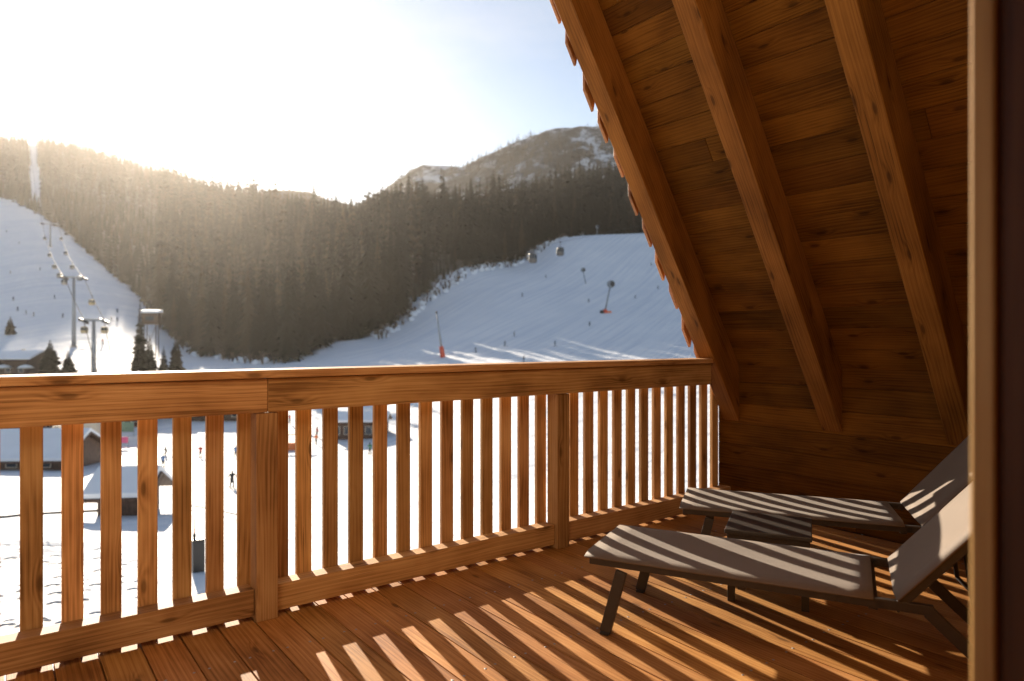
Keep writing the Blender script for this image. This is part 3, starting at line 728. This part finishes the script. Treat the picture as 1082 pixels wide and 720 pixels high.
# ------------------------------------------------------------------ buildings
def chalet(name, px, D, w, d, h, rise, rz, label, wall='darkwood', over=.9, ridge='x', parts=True, cat='house', sink=.5, wins=3, clock=False, barge=False):
    p = place(px, D); t = empty(name, p-Vector((0,0,sink)), math.atan2(RT.y, RT.x)+rz); h = h+sink
    X, Y, Z = Vector((1,0,0)), Vector((0,1,0)), Vector((0,0,1))
    mb = MB()
    if ridge == 'x':
        mb.prism([(-w/2,-d/2,0),(-w/2,d/2,0),(-w/2,d/2,h),(-w/2,0,h+rise*.97),(-w/2,-d/2,h)], (w,0,0))
    else:
        mb.prism([(-w/2,-d/2,0),(w/2,-d/2,0),(w/2,-d/2,h),(0,-d/2,h+rise*.97),(-w/2,-d/2,h)], (0,d,0))
    mb.build('wall', M[wall], t)
    half = (d if ridge == 'x' else w)/2; sl = math.hypot(half, rise); lo = -over/half*rise
    th = .22; sn = .45
    for s in (-1, 1):
        for nm, t0, t1, mt, ex in (('roof', 0.02, th, 'darkwood', 0), ('roof_snow', th+.01, th+sn, 'roofsnow', -.12)):
            a = half+over+ex
            zz = lambda q: h+rise*(1-q/half)
            prof2 = [(0, zz(0)+t0), (a, zz(a)+t0), (a+.05, zz(a)+t1*.85), (a*.6, zz(a*.6)+t1), (0, zz(0)+t1)]
            if ridge == 'x': poly = [(-w/2-over-ex, s*q, z) for q, z in prof2]; ext = (w+2*(over+ex), 0, 0)
            else: poly = [(s*q, -d/2-over-ex, z) for q, z in prof2]; ext = (0, d+2*(over+ex), 0)
            MB().prism(poly, ext).build(nm, M[mt], t)
    if barge:
        for e in (-1, 1):
            mb = MB(); x = e*(w/2+over+.02)
            mb.bar((x, -half-over, h+rise*(1-(half+over)/half)+.1), (x, 0, h+rise+.1), .08, .28); mb.build('bargeboard', M['darkwood'], t)
    for k in range(wins):
        x = -w/2+w*(k+.5)/wins; hw = min(.55, w/wins*.28); z0, z1 = sink+.7, min(h-.25, sink+1.9)
        if z1 > z0+.3:
            f = MB(); y = -d/2-.03
            f.bbox(x-hw-.08,x+hw+.08,y-.03,y+.02,z0-.08,z0); f.bbox(x-hw-.08,x+hw+.08,y-.03,y+.02,z1,z1+.08); f.bbox(x-hw-.08,x-hw,y-.03,y+.02,z0,z1); f.bbox(x+hw,x+hw+.08,y-.03,y+.02,z0,z1)
            fo = f.build('window', M['plaster'] if wall != 'plaster' else M['darkwood'], t)
            MB().bbox(x-hw,x+hw,y,y+.02,z0,z1).build('pane', M['glass'], fo)
    if parts:
        MB().bbox(w*.22,w*.22+.7,-.3+half*.2,.4+half*.2,h+rise*.4,h+rise+.9).build('chimney', M['plaster'], t, .02)
    if clock:
        MB().tube([(w*.12,-d/2-.02,h*.62),(w*.12,-d/2-.10,h*.62)], .62, 20).build('round_sign', M['darkwood'], t)
        MB().tube([(w*.12,-d/2-.11,h*.62),(w*.12,-d/2-.13,h*.62)], .42, 20).build('sign_face', M['plaster'], t)
    tag(t, label, cat, 'buildings in the valley'); return t
chalet('mountain_lodge', 6, D_for(6, 396, 120), 15, 8, 4.0, 1.3, .08, 'dark timber ski lodge under thick roof snow, far left above the railing', wall='darkwood', over=1.4, wins=5, cat='lodge')
chalet('snowy_house', 22, 82, 15, 9, 1.6, 2.3, .05, 'long low house with snowy roof and dark front behind the leftmost pickets', over=.8, wins=4)
chalet('village_house', 45, 112, 10, 8, 3.6, 1.8, -.2, 'small timber house behind the long low one, left bay', over=.8, wins=3)
chalet('village_house', 96, 104, 5.5, 7, 4.2, 1.5, .05, 'cream walled house with a round sign on its gable', wall='plaster', over=.5, ridge='y', wins=1, clock=True)
chalet('village_house', 132, 122, 7, 7, 3.4, 1.8, .3, 'timber house right of the cream walled one', over=.8)
chalet('village_house', 172, 132, 9, 7, 2.4, 1.6, .0, 'dark barn behind the fifth and sixth pickets', over=.7)
chalet('village_house', 232, 128, 13, 5, 1.6, 1.2, -.1, 'low dark shed left of the left post', over=.6, cat='shed')
chalet('snowy_hut', 137, 51, 2.9, 3.6, 1.8, 1.0, .12, 'small dark hut with a deep shaded snow roof on the near snow', over=.85, barge=True, parts=False, wins=0, cat='hut', sink=.3)
chalet('pavilion', 381, 112, 8.5, 5, 2.6, .9, .05, 'long dark glazed pavilion with snow on its roof right of the left post', over=.6, wins=5, parts=False, cat='pavilion')
# hut on stilts
p = place(160, 205); t = empty('stilt_hut', p, math.atan2(RT.y, RT.x)+.2)
zb = 205*(360-343)/720+EYE-p.z
for sx in (-1, 1):
    for sy in (-1, 1): MB().bar((sx*1.6, sy*1.3, -.5), (sx*1.6, sy*1.3, zb), .22, .22).build('stilt', M['darkwood'], t)
MB().bar((-1.6,-1.3,.5),(1.6,-1.3,zb-.4),.12,.12).build('brace', M['darkwood'], t)
MB().bbox(-2.2,2.2,-1.8,1.8,zb,zb+3.2).build('cabin_wall', M['darkwood'], t)
MB().bbox(-1.2,1.2,-1.86,-1.80,zb+1.2,zb+2.4).build('window', M['glass'], t)
MB().prism([(-2.7,-2.4,zb+3.2),(-2.7,2.4,zb+3.6),(-2.7,2.4,zb+3.75),(-2.7,-2.4,zb+3.35)], (5.4,0,0)).build('roof', M['darkwood'], t)
MB().prism([(-2.6,-2.3,zb+3.38),(-2.6,2.3,zb+3.78),(-2.6,1.9,zb+4.5),(-2.6,-1.9,zb+4.1)], (5.2,0,0)).build('roof_snow', M['roofsnow'], t)
tag(t, 'timber hut on tall stilts with a snow cap beside the slender spruce', 'hut')
# orange bar awning
p = place(307, 100); t = empty('snow_bar', p, math.atan2(RT.y, RT.x))
MB().bbox(-1.6,1.6,-.6,.6,-.3,1.1).build('counter', M['orange'], t, .03)
for sx in (-1, 1):
    for sy in (-1, 1): MB().bar((sx*1.7,sy*1.0,-.3),(sx*1.7,sy*1.0,2.3),.1,.1).build('post', M['darkwood'], t)
MB().prism([(-2,-1.3,2.3),(-2,1.3,2.5),(-2,1.3,2.62),(-2,-1.3,2.42)], (4,0,0)).build('awning', M['darkwood'], t)
tag(t, 'orange fronted snow bar with a dark awning right of the left post', 'bar')
# parasols before the lodge
def parasol(px, D, label):
    p = place(px, D); t = empty('parasol', p)
    MB().tube([(0,0,-.3),(0,0,3.0)], .05, 6).build('pole', M['darkwood'], t)
    MB().lathe([(1.9,2.35),(1.85,2.42),(.9,2.85),(.08,3.1)], (0,0,0), 8, smooth=False).build('canopy', M['canvas'], t)
    MB().lathe([(1.5,2.60),(1.35,2.82),(.8,3.08),(.1,3.25)], (0,0,0), 8).build('snow_cap', M['roofsnow'], t)
    tag(t, label, 'parasol', 'snow covered parasols before the lodge')
parasol(4, D_for(4, 400, 110), 'snow capped parasol before the lodge at the left border')
parasol(27, D_for(27, 400, 110), 'snow capped parasol before the lodge, right one of the pair')
def banner(px, y, col, label, w=1.6, h=1.4):
    D = D_for(px, y, 60, 160); p = place(px, D); t = empty('banner', p, math.atan2(RT.y, RT.x))
    for s in (-1, 1): MB().tube([(s*w/2,0,-.3),(s*w/2,0,h+.9)], .04, 6).build('pole', M['grey_steel'], t)
    MB().bbox(-w/2,w/2,-.02,.02,.8,.8+h).build('cloth', M[col], t); tag(t, label, 'banner', 'banners in the village')
M['bgreen'] = simple('green_banner', (.12,.22,.18), .7, 0, .3, 5); M['bpink'] = simple('pink_banner', (.75,.12,.25), .7, 0, .1, 5)
banner(133, 462, 'bgreen', 'green banner between the third and fourth pickets', 2.6, 1.6)
banner(131, 474, 'bpink', 'pink banner on the snow just below the green one', 1.3, .9)
banner(318, 455, 'orange', 'orange banner right of the snow bar', 1.6, 1.0)
# dark line, rope and near post
def rope(pts, name, label, r=.05, sag=.0):
    P = []
    for px, D, dz in pts: q = place(px, D); q.z += dz; P.append(q)
    o = MB().tube(P, r, 6).build(name, M['rope']); tag(o, label, 'rope', 'ropes lying on the near snow')
rope([(-40, 46.5,.06),(5,47.5,.06),(30,48.5,.06),(60,49.5,.06),(105,51,.06)], 'rope', 'dark line across the near snow in the left bay', .09)  # thin dark tube laid along a dark line on the snow
rope([(190, 53,.3),(215,51,.3),(240,48.5,.3),(265,46.5,.3),(300,43,.3)], 'rope', 'dark rope running down right beside the left post', .05)
def D_ofy(px, y): return D_for(px, y, 10, 120)
Dp = D_ofy(209, 604); p = place(209, Dp); t = empty('hydrant_box', p)
MB().bbox(-.27,.27,-.25,.25,-.4,1.5,L='z').build('housing', M['darkmetal'], t, .03)
MB().bbox(-.30,.30,-.28,.28,1.502,1.56).build('lid', M['plastic'], t, .01)
MB().tube([(-.15,0,1.5),(-.15,0,1.9),(-.17,0,2.7)], [.05,.03,.02], 6).build('marker_rod', M['orange'], t)
MB().lathe([(.07,1.55),(.07,1.75),(.03,1.85)], (-.15,0,0), 8).build('valve', M['plastic'], t)
tag(t, 'dark upright hydrant box with a thin rod standing in the near snow', 'hydrant')

# ------------------------------------------------------------------ balcony: deck
mb = MB(); y0, y1 = .06, 3.069
x = -3.45+.012; k = 0
BW, BP = .1375, .1425
x = .3134-.1425*26+.0025
while x < 4.26:
    w = min(BW, 4.262-x)
    mb.bbox(x, x+w, y0, y1, -.028, 0.0, L='y'); x += BP
x = .3134-.1425*26+.0025
while x < 4.2:
    for yy in (.85, 1.45, 2.05, 2.65):
        for dx in (.022, BW-.022):
            jx, jy = random.uniform(-.004,.004), random.uniform(-.008,.008)
            mb.tube([(x+dx+jx, yy+jy, -.006), (x+dx+jx, yy+jy, .0012)], .006, 8, 1)
    x += BP
o = mb.build('deck', [M['deck'], M['grey_steel']], None, .003, 2); tag(o, kind='structure')
mb = MB()
for yy in (.25, .85, 1.45, 2.05, 2.65, 3.02): mb.bbox(-3.4, 4.26, yy-.04, yy+.04, -.17, -.03)
mb.bbox(-3.42, 4.26, .05, 3.066, -.20, -.172)
o = mb.build('deck_joists', M['darkwood']); tag(o, kind='structure')

# railing
rail = empty('balcony_railing', (0, 2.98, 0)); RO = Vector((0, -2.98, 0))
def rp(mb, name, bev=.003):
    o = mb.build(name, M['rail'], rail, bev); o.location = RO; return o
rp(MB().bbox(-3.4, 3.99, 2.935, 3.125, 1.040, 1.074), 'handrail_cap', .004)
rp(MB().bbox(-3.4, .929, 2.955, 3.000, .893, 1.037), 'fascia_board')
rp(MB().bbox(.931, 3.99, 2.955, 3.000, .893, 1.037), 'fascia_board')
for a, b in ((-3.4,-.718),(-.620,.881),(.979,2.572),(2.670,4.262)):
    rp(MB().bbox(a, b, 2.984, 3.07, .022, .137), 'bottom_rail')
for a in (-.715, .884, 2.575):
    rp(MB().bbox(a, a+.092, 2.962, 3.054, 0, .890, L='z'), 'post', .004)
def pick(x): x *= 1.0149; rp(MB().bbox(x, x+.0705, 3.072, 3.096, -.13, 1.036, L='z'), 'picket')
x = .0705
for i in range(-27, 7):
    xx = .0705+.1259*i
    if xx < -3.35: continue
    pick(xx)
for i in range(12): pick(1.080+.1269*i)
pick(.974)
for i in range(0, 12): pick(2.74+.1245*i-.01)
tag(rail, 'brown wooden balcony railing with flat vertical pickets and a broad top board', 'railing')

# side wall and roof
s_in, s_under = 3.50, 3.281
TH2 = R(57.4); sn_, cs_ = math.sin(TH2), math.cos(TH2)
def roofpt(s, a, y, mirror=False):
    """s = distance from the eye line measured square to the slope, a = distance up the slope from the wall"""
    # base point on wall X = 4.27
    z = (s-4.27*sn_)/cs_
    p = Vector((4.27-a*cs_, y, z+a*sn_+EYE))
    if mirror: p.x = 2*XR-p.x
    return p
XR = -.60
wall = empty('side_wall', (4.27, 1.7, 0)); WO = Vector((-4.27, -1.7, 0))
mb = MB(); z = 0.002; 
while z < 1.02:
    y = .30
    cuts = sorted([.30, 3.10]+[random.uniform(.9, 2.6)]) if random.random() < .15 else [.30, 3.10]
    for a, b in zip(cuts[:-1], cuts[1:]): mb.bbox(4.27, 4.292, a+.0008, b-.0008, z, min(z+.1488, 1.06), L='y')
    z += .15
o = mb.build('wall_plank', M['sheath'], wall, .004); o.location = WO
o = MB().bbox(4.293, 4.47, .30, 3.10, -.2, 1.0).build('wall_core', M['darkwood'], wall); o.location = WO
o = MB().bbox(4.225, 4.268, 3.098, 3.13, .0, .84, L='z').build('corner_strip', M['rail'], wall, .003); o.location = WO
tag(wall, 'low side wall of horizontal brown planks under the sloping roof', 'wall')

roof = empty('sloping_roof', (XR, 1.6, 6)); OO = Vector((-XR, -1.6, -6))
amax = (4.27-XR)/cs_
nrm = Vector((sn_, 0, cs_)); upd = Vector((-cs_, 0, sn_))
for mir in (False, True):
    mb = MB(); a = 0.0
    while a < amax-.02:
        w = min(.1488, amax-a)
        c = roofpt(s_in, a+w/2, 0, mir); n = Vector((-nrm.x if mir else nrm.x, 0, nrm.z)); u = Vector((-upd.x if mir else upd.x, 0, upd.z))
        cuts = [.30, 3.048]
        if random.random() < .07: cuts = [.30, random.uniform(1., 2.6), 3.048]
        for y0_, y1_ in zip(cuts[:-1], cuts[1:]):
            mb.box(c+n*.011+Vector((0,(y0_+y1_)/2,0)), (Vector((0,1,0)), u, n), (y1_-y0_-.0016, w, .022))
        a += .15
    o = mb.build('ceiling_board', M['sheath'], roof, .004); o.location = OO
    # outer covering
    mb = MB(); c = roofpt(s_in+.115, amax/2-.7, 1.65, mir)
    n = Vector((-nrm.x if mir else nrm.x, 0, nrm.z)); u = Vector((-upd.x if mir else upd.x, 0, upd.z))
    mb.box(c+Vector((0,-2,0)), (u, Vector((0,1,0)), n), (amax+1.4, 6.8, .18)); o = mb.build('roof_covering', M['shingle'], roof); o.location = OO
    ys = [(2.92, 3.05), (2.17, 2.30), (1.44, 1.573), (.70, .83)]
    for ya, yb in ys:
        # plumb-cut foot against the wall
        def rr(s, a): return roofpt(s, a, ya, mir)
        d = s_in-s_under-.002
        A = rr(s_under, 0); B = rr(s_under, amax+.0); C_ = rr(s_in-.002, amax); 
        lowx = 4.268 if not mir else 2*XR-4.268
        poly = [A, B, C_, rr(s_in-.002, 0)]
        bmb = MB(); ax = (Vector((upd.x*(-1 if mir else 1),0,upd.z)), Vector((0,1,0)), Vector((nrm.x*(-1 if mir else 1),0,nrm.z)))
        cc = (A+B)/2+ax[2]*(s_in-.002-s_under)/2+Vector((0,(yb-ya)/2,0))
        bmb.box(cc-ax[0]*0.0, ax, ((B-A).length, yb-ya, s_in-.002-s_under))
        # shear foot to plumb
        for v in bmb.bm.verts:
            al = (v.co-A).dot(ax[0])
            if al < .2:
                over_ = (v.co.x-lowx)
                if not mir: v.co += ax[0]*(over_/cs_) if abs(over_) > 1e-5 else Vector((0,0,0))
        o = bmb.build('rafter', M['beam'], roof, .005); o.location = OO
# eaves board where ceiling meets wall; verge with its toothed shingles
mb = MB(); 
poly = [roofpt(3.34, -.0, 3.052), roofpt(3.34, amax, 3.052), roofpt(s_in+.2, amax, 3.052), roofpt(s_in+.2, -.9, 3.052), roofpt(3.34, -.9, 3.052)]
mb.prism(poly, (0, .024, 0)); o = mb.build('verge_board', M['shingle'], roof); o.location = OO
def pz(px, y, Y):
    c = (px-541)/720; fx = F.x+RT.x*c; fy = F.y+RT.y*c; t_ = Y/fy
    return Vector((fx*t_, Y, (360-y)/720*t_+EYE))
# one tooth measured, repeated up the slope every 0.251 m
T0 = [(-.073,.123+.30), (-.073,.123), (0,0), (.016,.08), (.10,.30)]
tip0 = Vector((3.645, 0, .4036+EYE)); step = upd*.251
for k in range(-3, 19):
    jx = random.uniform(-.008,.008); jz = random.uniform(-.032,.03); thk = .022
    base = tip0+step*k
    if base.z > 6.3: break
    yy = 3.078+random.uniform(0,.004)
    poly = [Vector((base.x+a*1.0+jx*(1 if i in (1,2,3) else 0), yy, base.z+b+jz*(1 if i in (1,2,3) else 0))) for i, (a, b) in enumerate(T0)]
    o = MB().prism(poly, (0, thk, 0)).build('verge_shingle', M['shingle'], roof, .002); o.location = OO
tag(roof, 'steep wooden roof slope over the balcony with three rafters and toothed shingle edge', 'roof')

# facade with the door opening we look through
fac = MB()
yb0, yb1 = .06, .284
for (x0, x1, z0, z1) in ((.98, 4.262, -.2, 1.45), (.98, 3.6, 1.45, 2.35), (-5.4, -1.3, -.2, 2.35), (-4.4, 3.6, 2.35, 3.1), (-3.2, 3.0, 3.1, 4.1), (-2.5, 2.3, 4.1, 5.2)):
    fac.bbox(x0, x1, yb0, yb1, z0, z1)
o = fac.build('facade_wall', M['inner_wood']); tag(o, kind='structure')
mb = MB()
for (x0, x1, z0, z1) in ((.98, 4.262, 0, 1.44), (.98, 3.55, 1.44, 2.34), (-5.4, -1.3, 0, 2.34)):
    if x0 < 0 and z0 == 0: mb.build('facade_cladding', M['sheath'])['kind'] = 'structure'; mb = MB()
    z = z0+.001
    while z < z1-.02: mb.bbox(x0, x1, .2855, .299, z, min(z+.148, z1)); z += .15
o = mb.build('facade_cladding', M['pale_cladding']); tag(o, kind='structure')  # left part, out of view; its paleness serves as a reflector for the railing
mb = MB().bbox(-3.9, 3.5, .2855, .299, 2.402, 3.1).bbox(-3.2, 2.9, .2855, .299, 3.102, 4.1).bbox(-2.5, 2.2, .2855, .299, 4.102, 5.2)
o = mb.build('gable_plaster', M['plaster']); tag(o, kind='structure')
df = empty('door_frame', (.93, .29, 0))
def dfp(mb, n, m='frame_wood', bv=.003): o = mb.build(n, M[m], df, bv); o.location = (-.93, -.29, 0)
dfp(MB().bbox(.900, .978, .284, .309, 0, 2.33, L='z'), 'jamb_casing')
dfp(MB().bbox(-1.29, .978, .284, .309, 2.332, 2.40), 'head_casing')
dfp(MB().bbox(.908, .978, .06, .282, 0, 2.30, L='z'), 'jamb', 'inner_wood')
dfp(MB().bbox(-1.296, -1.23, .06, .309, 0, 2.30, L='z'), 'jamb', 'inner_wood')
dfp(MB().bbox(-1.22, .90, .06, .30, 0.003, .03), 'threshold', 'darkwood')
tag(df, 'blurred wooden door frame at the right edge of the view', 'door frame')
room = MB()
room.bbox(-1.9, 1.7, -3.2, .055, -.2, -.002); room.bbox(-1.9, 1.7, -3.2, .055, 2.352, 2.5)
room.bbox(-2.0, -1.9, -3.2, .055, -.2, 2.5); room.bbox(1.7, 1.8, -3.2, .055, -.2, 2.5); room.bbox(-2.0, 1.8, -3.3, -3.2, -.2, 2.5)
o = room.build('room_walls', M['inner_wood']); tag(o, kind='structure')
o = MB().bbox(-3.4, 4.4, -4.0, 2.0, -9.5, -.25).build('lower_storey_wall', M['plaster']); tag(o, kind='structure')

# ------------------------------------------------------------------ loungers
def lounger(loc, ang, label, back_len=.72, seat=1.06):
    t = empty('sun_lounger', loc, ang); W = .53; zb = .32; hw = W/2
    # seat sling: slightly sagging cloth
    def sling(L, name, parent, org, dx, dz, sag):
        mb = MB(); nx, ny = 14, 10; V = {}
        for side, off in (('t', 0.), ('b', -.006)):
            for i in range(nx+1):
                for j in range(ny+1):
                    u = i/nx; v = j/ny*2-1
                    sg = -sag*(1-v*v)**.8*(math.sin(math.pi*u)**.5 if 0 < u < 1 else 0)
                    edge = -.012*max(0, (abs(v)-.88)/.12)**2
                    nrm_ = Vector((-dz, 0, dx))
                    V[side,i,j] = mb.bm.verts.new(Vector(org)+Vector((dx,0,dz))*(L*u)+Vector((0, v*hw, 0))+nrm_*(sg+edge+off))
        def face(a, b, c, d, uvs):
            f = mb.bm.faces.new((a,b,c,d)); f.smooth = True
            mb._uvface(f, uvs, (.5,.5))
        for i in range(nx):
            for j in range(ny):
                uvs = [(L*(i+a)/nx, W*(j+b)/ny) for a, b in ((0,0),(1,0),(1,1),(0,1))]
                face(V['t',i,j],V['t',i+1,j],V['t',i+1,j+1],V['t',i,j+1], uvs)
                face(V['b',i,j+1],V['b',i+1,j+1],V['b',i+1,j],V['b',i,j], uvs)
        for i in range(nx):
            for j, fl in ((0,1),(ny,0)):
                q = (V['t',i,j],V['b',i,j],V['b',i+1,j],V['t',i+1,j]); face(*(q if fl else q[::-1]), [(0,0)]*4)
        for j in range(ny):
            for i, fl in ((0,0),(nx,1)):
                q = (V['t',i,j],V['b',i,j],V['b',i,j+1],V['t',i,j+1]); face(*(q if fl else q[::-1]), [(0,0)]*4)
        return mb.build(name, M['fabric'], parent)
    sling(seat, 'seat', t, (0,0,zb), 1, 0, .014)
    fr = MB()
    for s in (-1, 1):
        fr.bar((.02, s*(hw-.018), zb-.028), (1.24, s*(hw-.018), zb-.028), .024, .034)
    fr.bar((.03,-hw+.03,zb-.036),(.03,hw-.03,zb-.036),.03,.035); fr.bar((seat-.0,-hw+.03,zb-.045),(seat-.0,hw-.03,zb-.045),.03,.03)
    fr.bar((.62,-hw+.03,zb-.052),(.62,hw-.03,zb-.052),.03,.025)
    fr.build('frame', M['metal'], t, .003)
    for s in (-1, 1):
        MB().bar((.155, s*(hw-.018), zb-.06), (.09, s*(hw-.005), .008), .022, .046, up=(1,0,0)).build('leg', M['metal'], t, .003)
        MB().bar((1.225, s*(hw-.018), zb-.035), (1.52, s*(hw-.018), .01), .024, .042, up=(0,0,1)).build('leg', M['metal'], t, .003)
        MB().bbox(.072,.108,s*(hw-.005)-.018,s*(hw-.005)+.018,0,.012).build('foot_cap', M['plastic'], t, .002)
    cb, sb_ = math.cos(R(49.5)), math.sin(R(49.5))
    bk = sling(back_len, 'backrest', t, (seat+.062,0,zb+.002), cb, sb_, .012)
    bf = MB(); O = Vector((seat+.055,0,zb-.034)); dv = Vector((cb,0,sb_)); nv = Vector((-sb_,0,cb))
    for s in (-1, 1):
        bf.bar(O+Vector((0,s*(hw-.02),0))-nv*.012, O+dv*(back_len+.03)+Vector((0,s*(hw-.02),0))-nv*.012, .024, .03, up=nv)
    e = O+dv*(back_len+.03)-nv*.012; bf.bar(e+Vector((0,-hw+.03,0)), e+Vector((0,hw-.03,0)), .03, .03)
    bfo = bf.build('backrest_frame', M['metal'], t, .003)
    for s in (-1, 1):
        q = O+dv*.30+Vector((0,s*(hw-.05),0))-nv*.03
        st = MB(); st.tube([q, Vector((seat+.30, s*(hw-.05), zb-.04)), ], .008, 8); st.tube([Vector((seat+.30, s*(hw-.05), zb-.04)), Vector((seat+.45, s*(hw-.05), zb-.20))], .008, 8)
        st.build('support_strut', M['darkmetal'], t)
        MB().tube([(seat+.02, s*(hw-.045), zb-.03), (seat+.02, s*(hw-.006), zb-.03)], .013, 12).build('hinge', M['plastic'], t)
    tag(t, label, 'sun lounger', 'sun loungers on the deck'); return t
lounger((2.183, 2.188, 0), math.atan2(-.896, .444), 'nearer taupe sling lounger with its backrest partly in bright sun')
lounger((3.129, 2.501, 0), math.atan2(-.838, .5455), 'farther taupe sling lounger beside the plank side wall')
# side table
ta = math.atan2(-.872, .489); t = empty('side_table', (2.925, 1.837, 0), ta); hs = .185
MB().bbox(-hs,hs,-hs,hs,.312,.334).build('table_top', M['metal'], t, .004)
mb = MB()
for s in (-1,1): mb.bbox(-hs+.01,hs-.01,s*(hs-.02)-.012,s*(hs-.02)+.012,.28,.311); mb.bbox(s*(hs-.02)-.012,s*(hs-.02)+.012,-hs+.035,hs-.035,.28,.311)
mb.build('apron', M['metal'], t, .002)
for sx in (-1,1):
    for sy in (-1,1): MB().bbox(sx*(hs-.028)-.016,sx*(hs-.028)+.016,sy*(hs-.028)-.016,sy*(hs-.028)+.016,0,.279,L='z').build('leg', M['metal'], t, .002)
tag(t, 'low square dark side table standing between the two loungers', 'side table')

# ------------------------------------------------------------------ air
HZ = MB(); HZ.bbox(-2000, 2000, -2000, 2000, -32, 500)
hm = bpy.data.materials.new('haze'); hm.use_nodes = True; nt = hm.node_tree
for n in list(nt.nodes):
    if n.type == 'BSDF_PRINCIPLED': nt.nodes.remove(n)
pv = nt.nodes.new('ShaderNodeVolumePrincipled'); pv.inputs['Color'].default_value = (.97,.91,.84,1); pv.inputs['Density'].default_value = .000043; pv.inputs['Anisotropy'].default_value = .72
nt.links.new(pv.outputs[0], nt.nodes['Material Output'].inputs['Volume'])
hz = HZ.build('haze', hm); tag(hz, kind='stuff')

# ------------------------------------------------------------------ light, sky, camera
w = bpy.data.worlds.new('World'); scene.world = w; w.use_nodes = True; nt = w.node_tree; g = NG(nt)
bg = nt.nodes['Background']; sky = nt.nodes.new('ShaderNodeTexSky'); sky.sky_type = 'NISHITA'; sky.sun_disc = False
sky.sun_elevation = SUN_EL; sky.sun_rotation = SUN_AZ; sky.altitude = 900; sky.air_density = 1.0; sky.dust_density = .45; sky.ozone_density = 1.0
tc = g.n('ShaderNodeTexCoord'); mp = g.n('ShaderNodeMapping'); mp.inputs['Scale'].default_value = (1.3, 1.3, 5.0); mp.inputs['Rotation'].default_value = (0, .35, .4); g.l(tc.outputs['Generated'], mp.inputs[0])
nz = g.n('ShaderNodeTexNoise', i_Scale=1.6, i_Detail=7., i_Roughness=.6); g.l(mp.outputs[0], nz.inputs['Vector'])
cf = g.ramp(nz.outputs[0], [(.50, (0,0,0)), (.78, (.35,.35,.35))])
cl = g.mix(cf, sky.outputs[0], (5.2, 5.3, 5.6))
hs = g.n('ShaderNodeHueSaturation', i_Saturation=.82); g.l(cl, hs.inputs['Color']); g.l(hs.outputs[0], bg.inputs['Color']); bg.inputs['Strength'].default_value = .063
sl = bpy.data.lights.new('sun', 'SUN'); sl.energy = 5.0; sl.angle = R(.48); sl.color = (1.0, .86, .68)
so = link(bpy.data.objects.new('sun', sl))
sd = Vector((math.sin(SUN_AZ)*math.cos(SUN_EL), math.cos(SUN_AZ)*math.cos(SUN_EL), math.sin(SUN_EL)))
so.rotation_euler = sd.to_track_quat('Z', 'Y').to_euler(); so.location = (0, 0, 30)

cam = bpy.data.cameras.new('camera'); co = link(bpy.data.objects.new('camera', cam)); scene.camera = co
co.location = (0, 0, EYE); co.rotation_euler = (R(90), 0, -TH)
cam.sensor_width = 36; cam.lens = 36*720/1082; cam.clip_start = .02; cam.clip_end = 9000
cam.dof.use_dof = True; cam.dof.focus_distance = 3.4; cam.dof.aperture_fstop = 2.1
vs = scene.view_settings; vs.view_transform = 'Standard'; vs.look = 'None'; vs.exposure = 1.46; vs.gamma = 1; vs.use_curve_mapping = False
scene.render.engine = 'CYCLES'
cy = scene.cycles; cy.max_bounces = 6; cy.diffuse_bounces = 4; cy.glossy_bounces = 2; cy.transmission_bounces = 2; cy.volume_bounces = 0; cy.caustics_reflective = False; cy.caustics_refractive = False
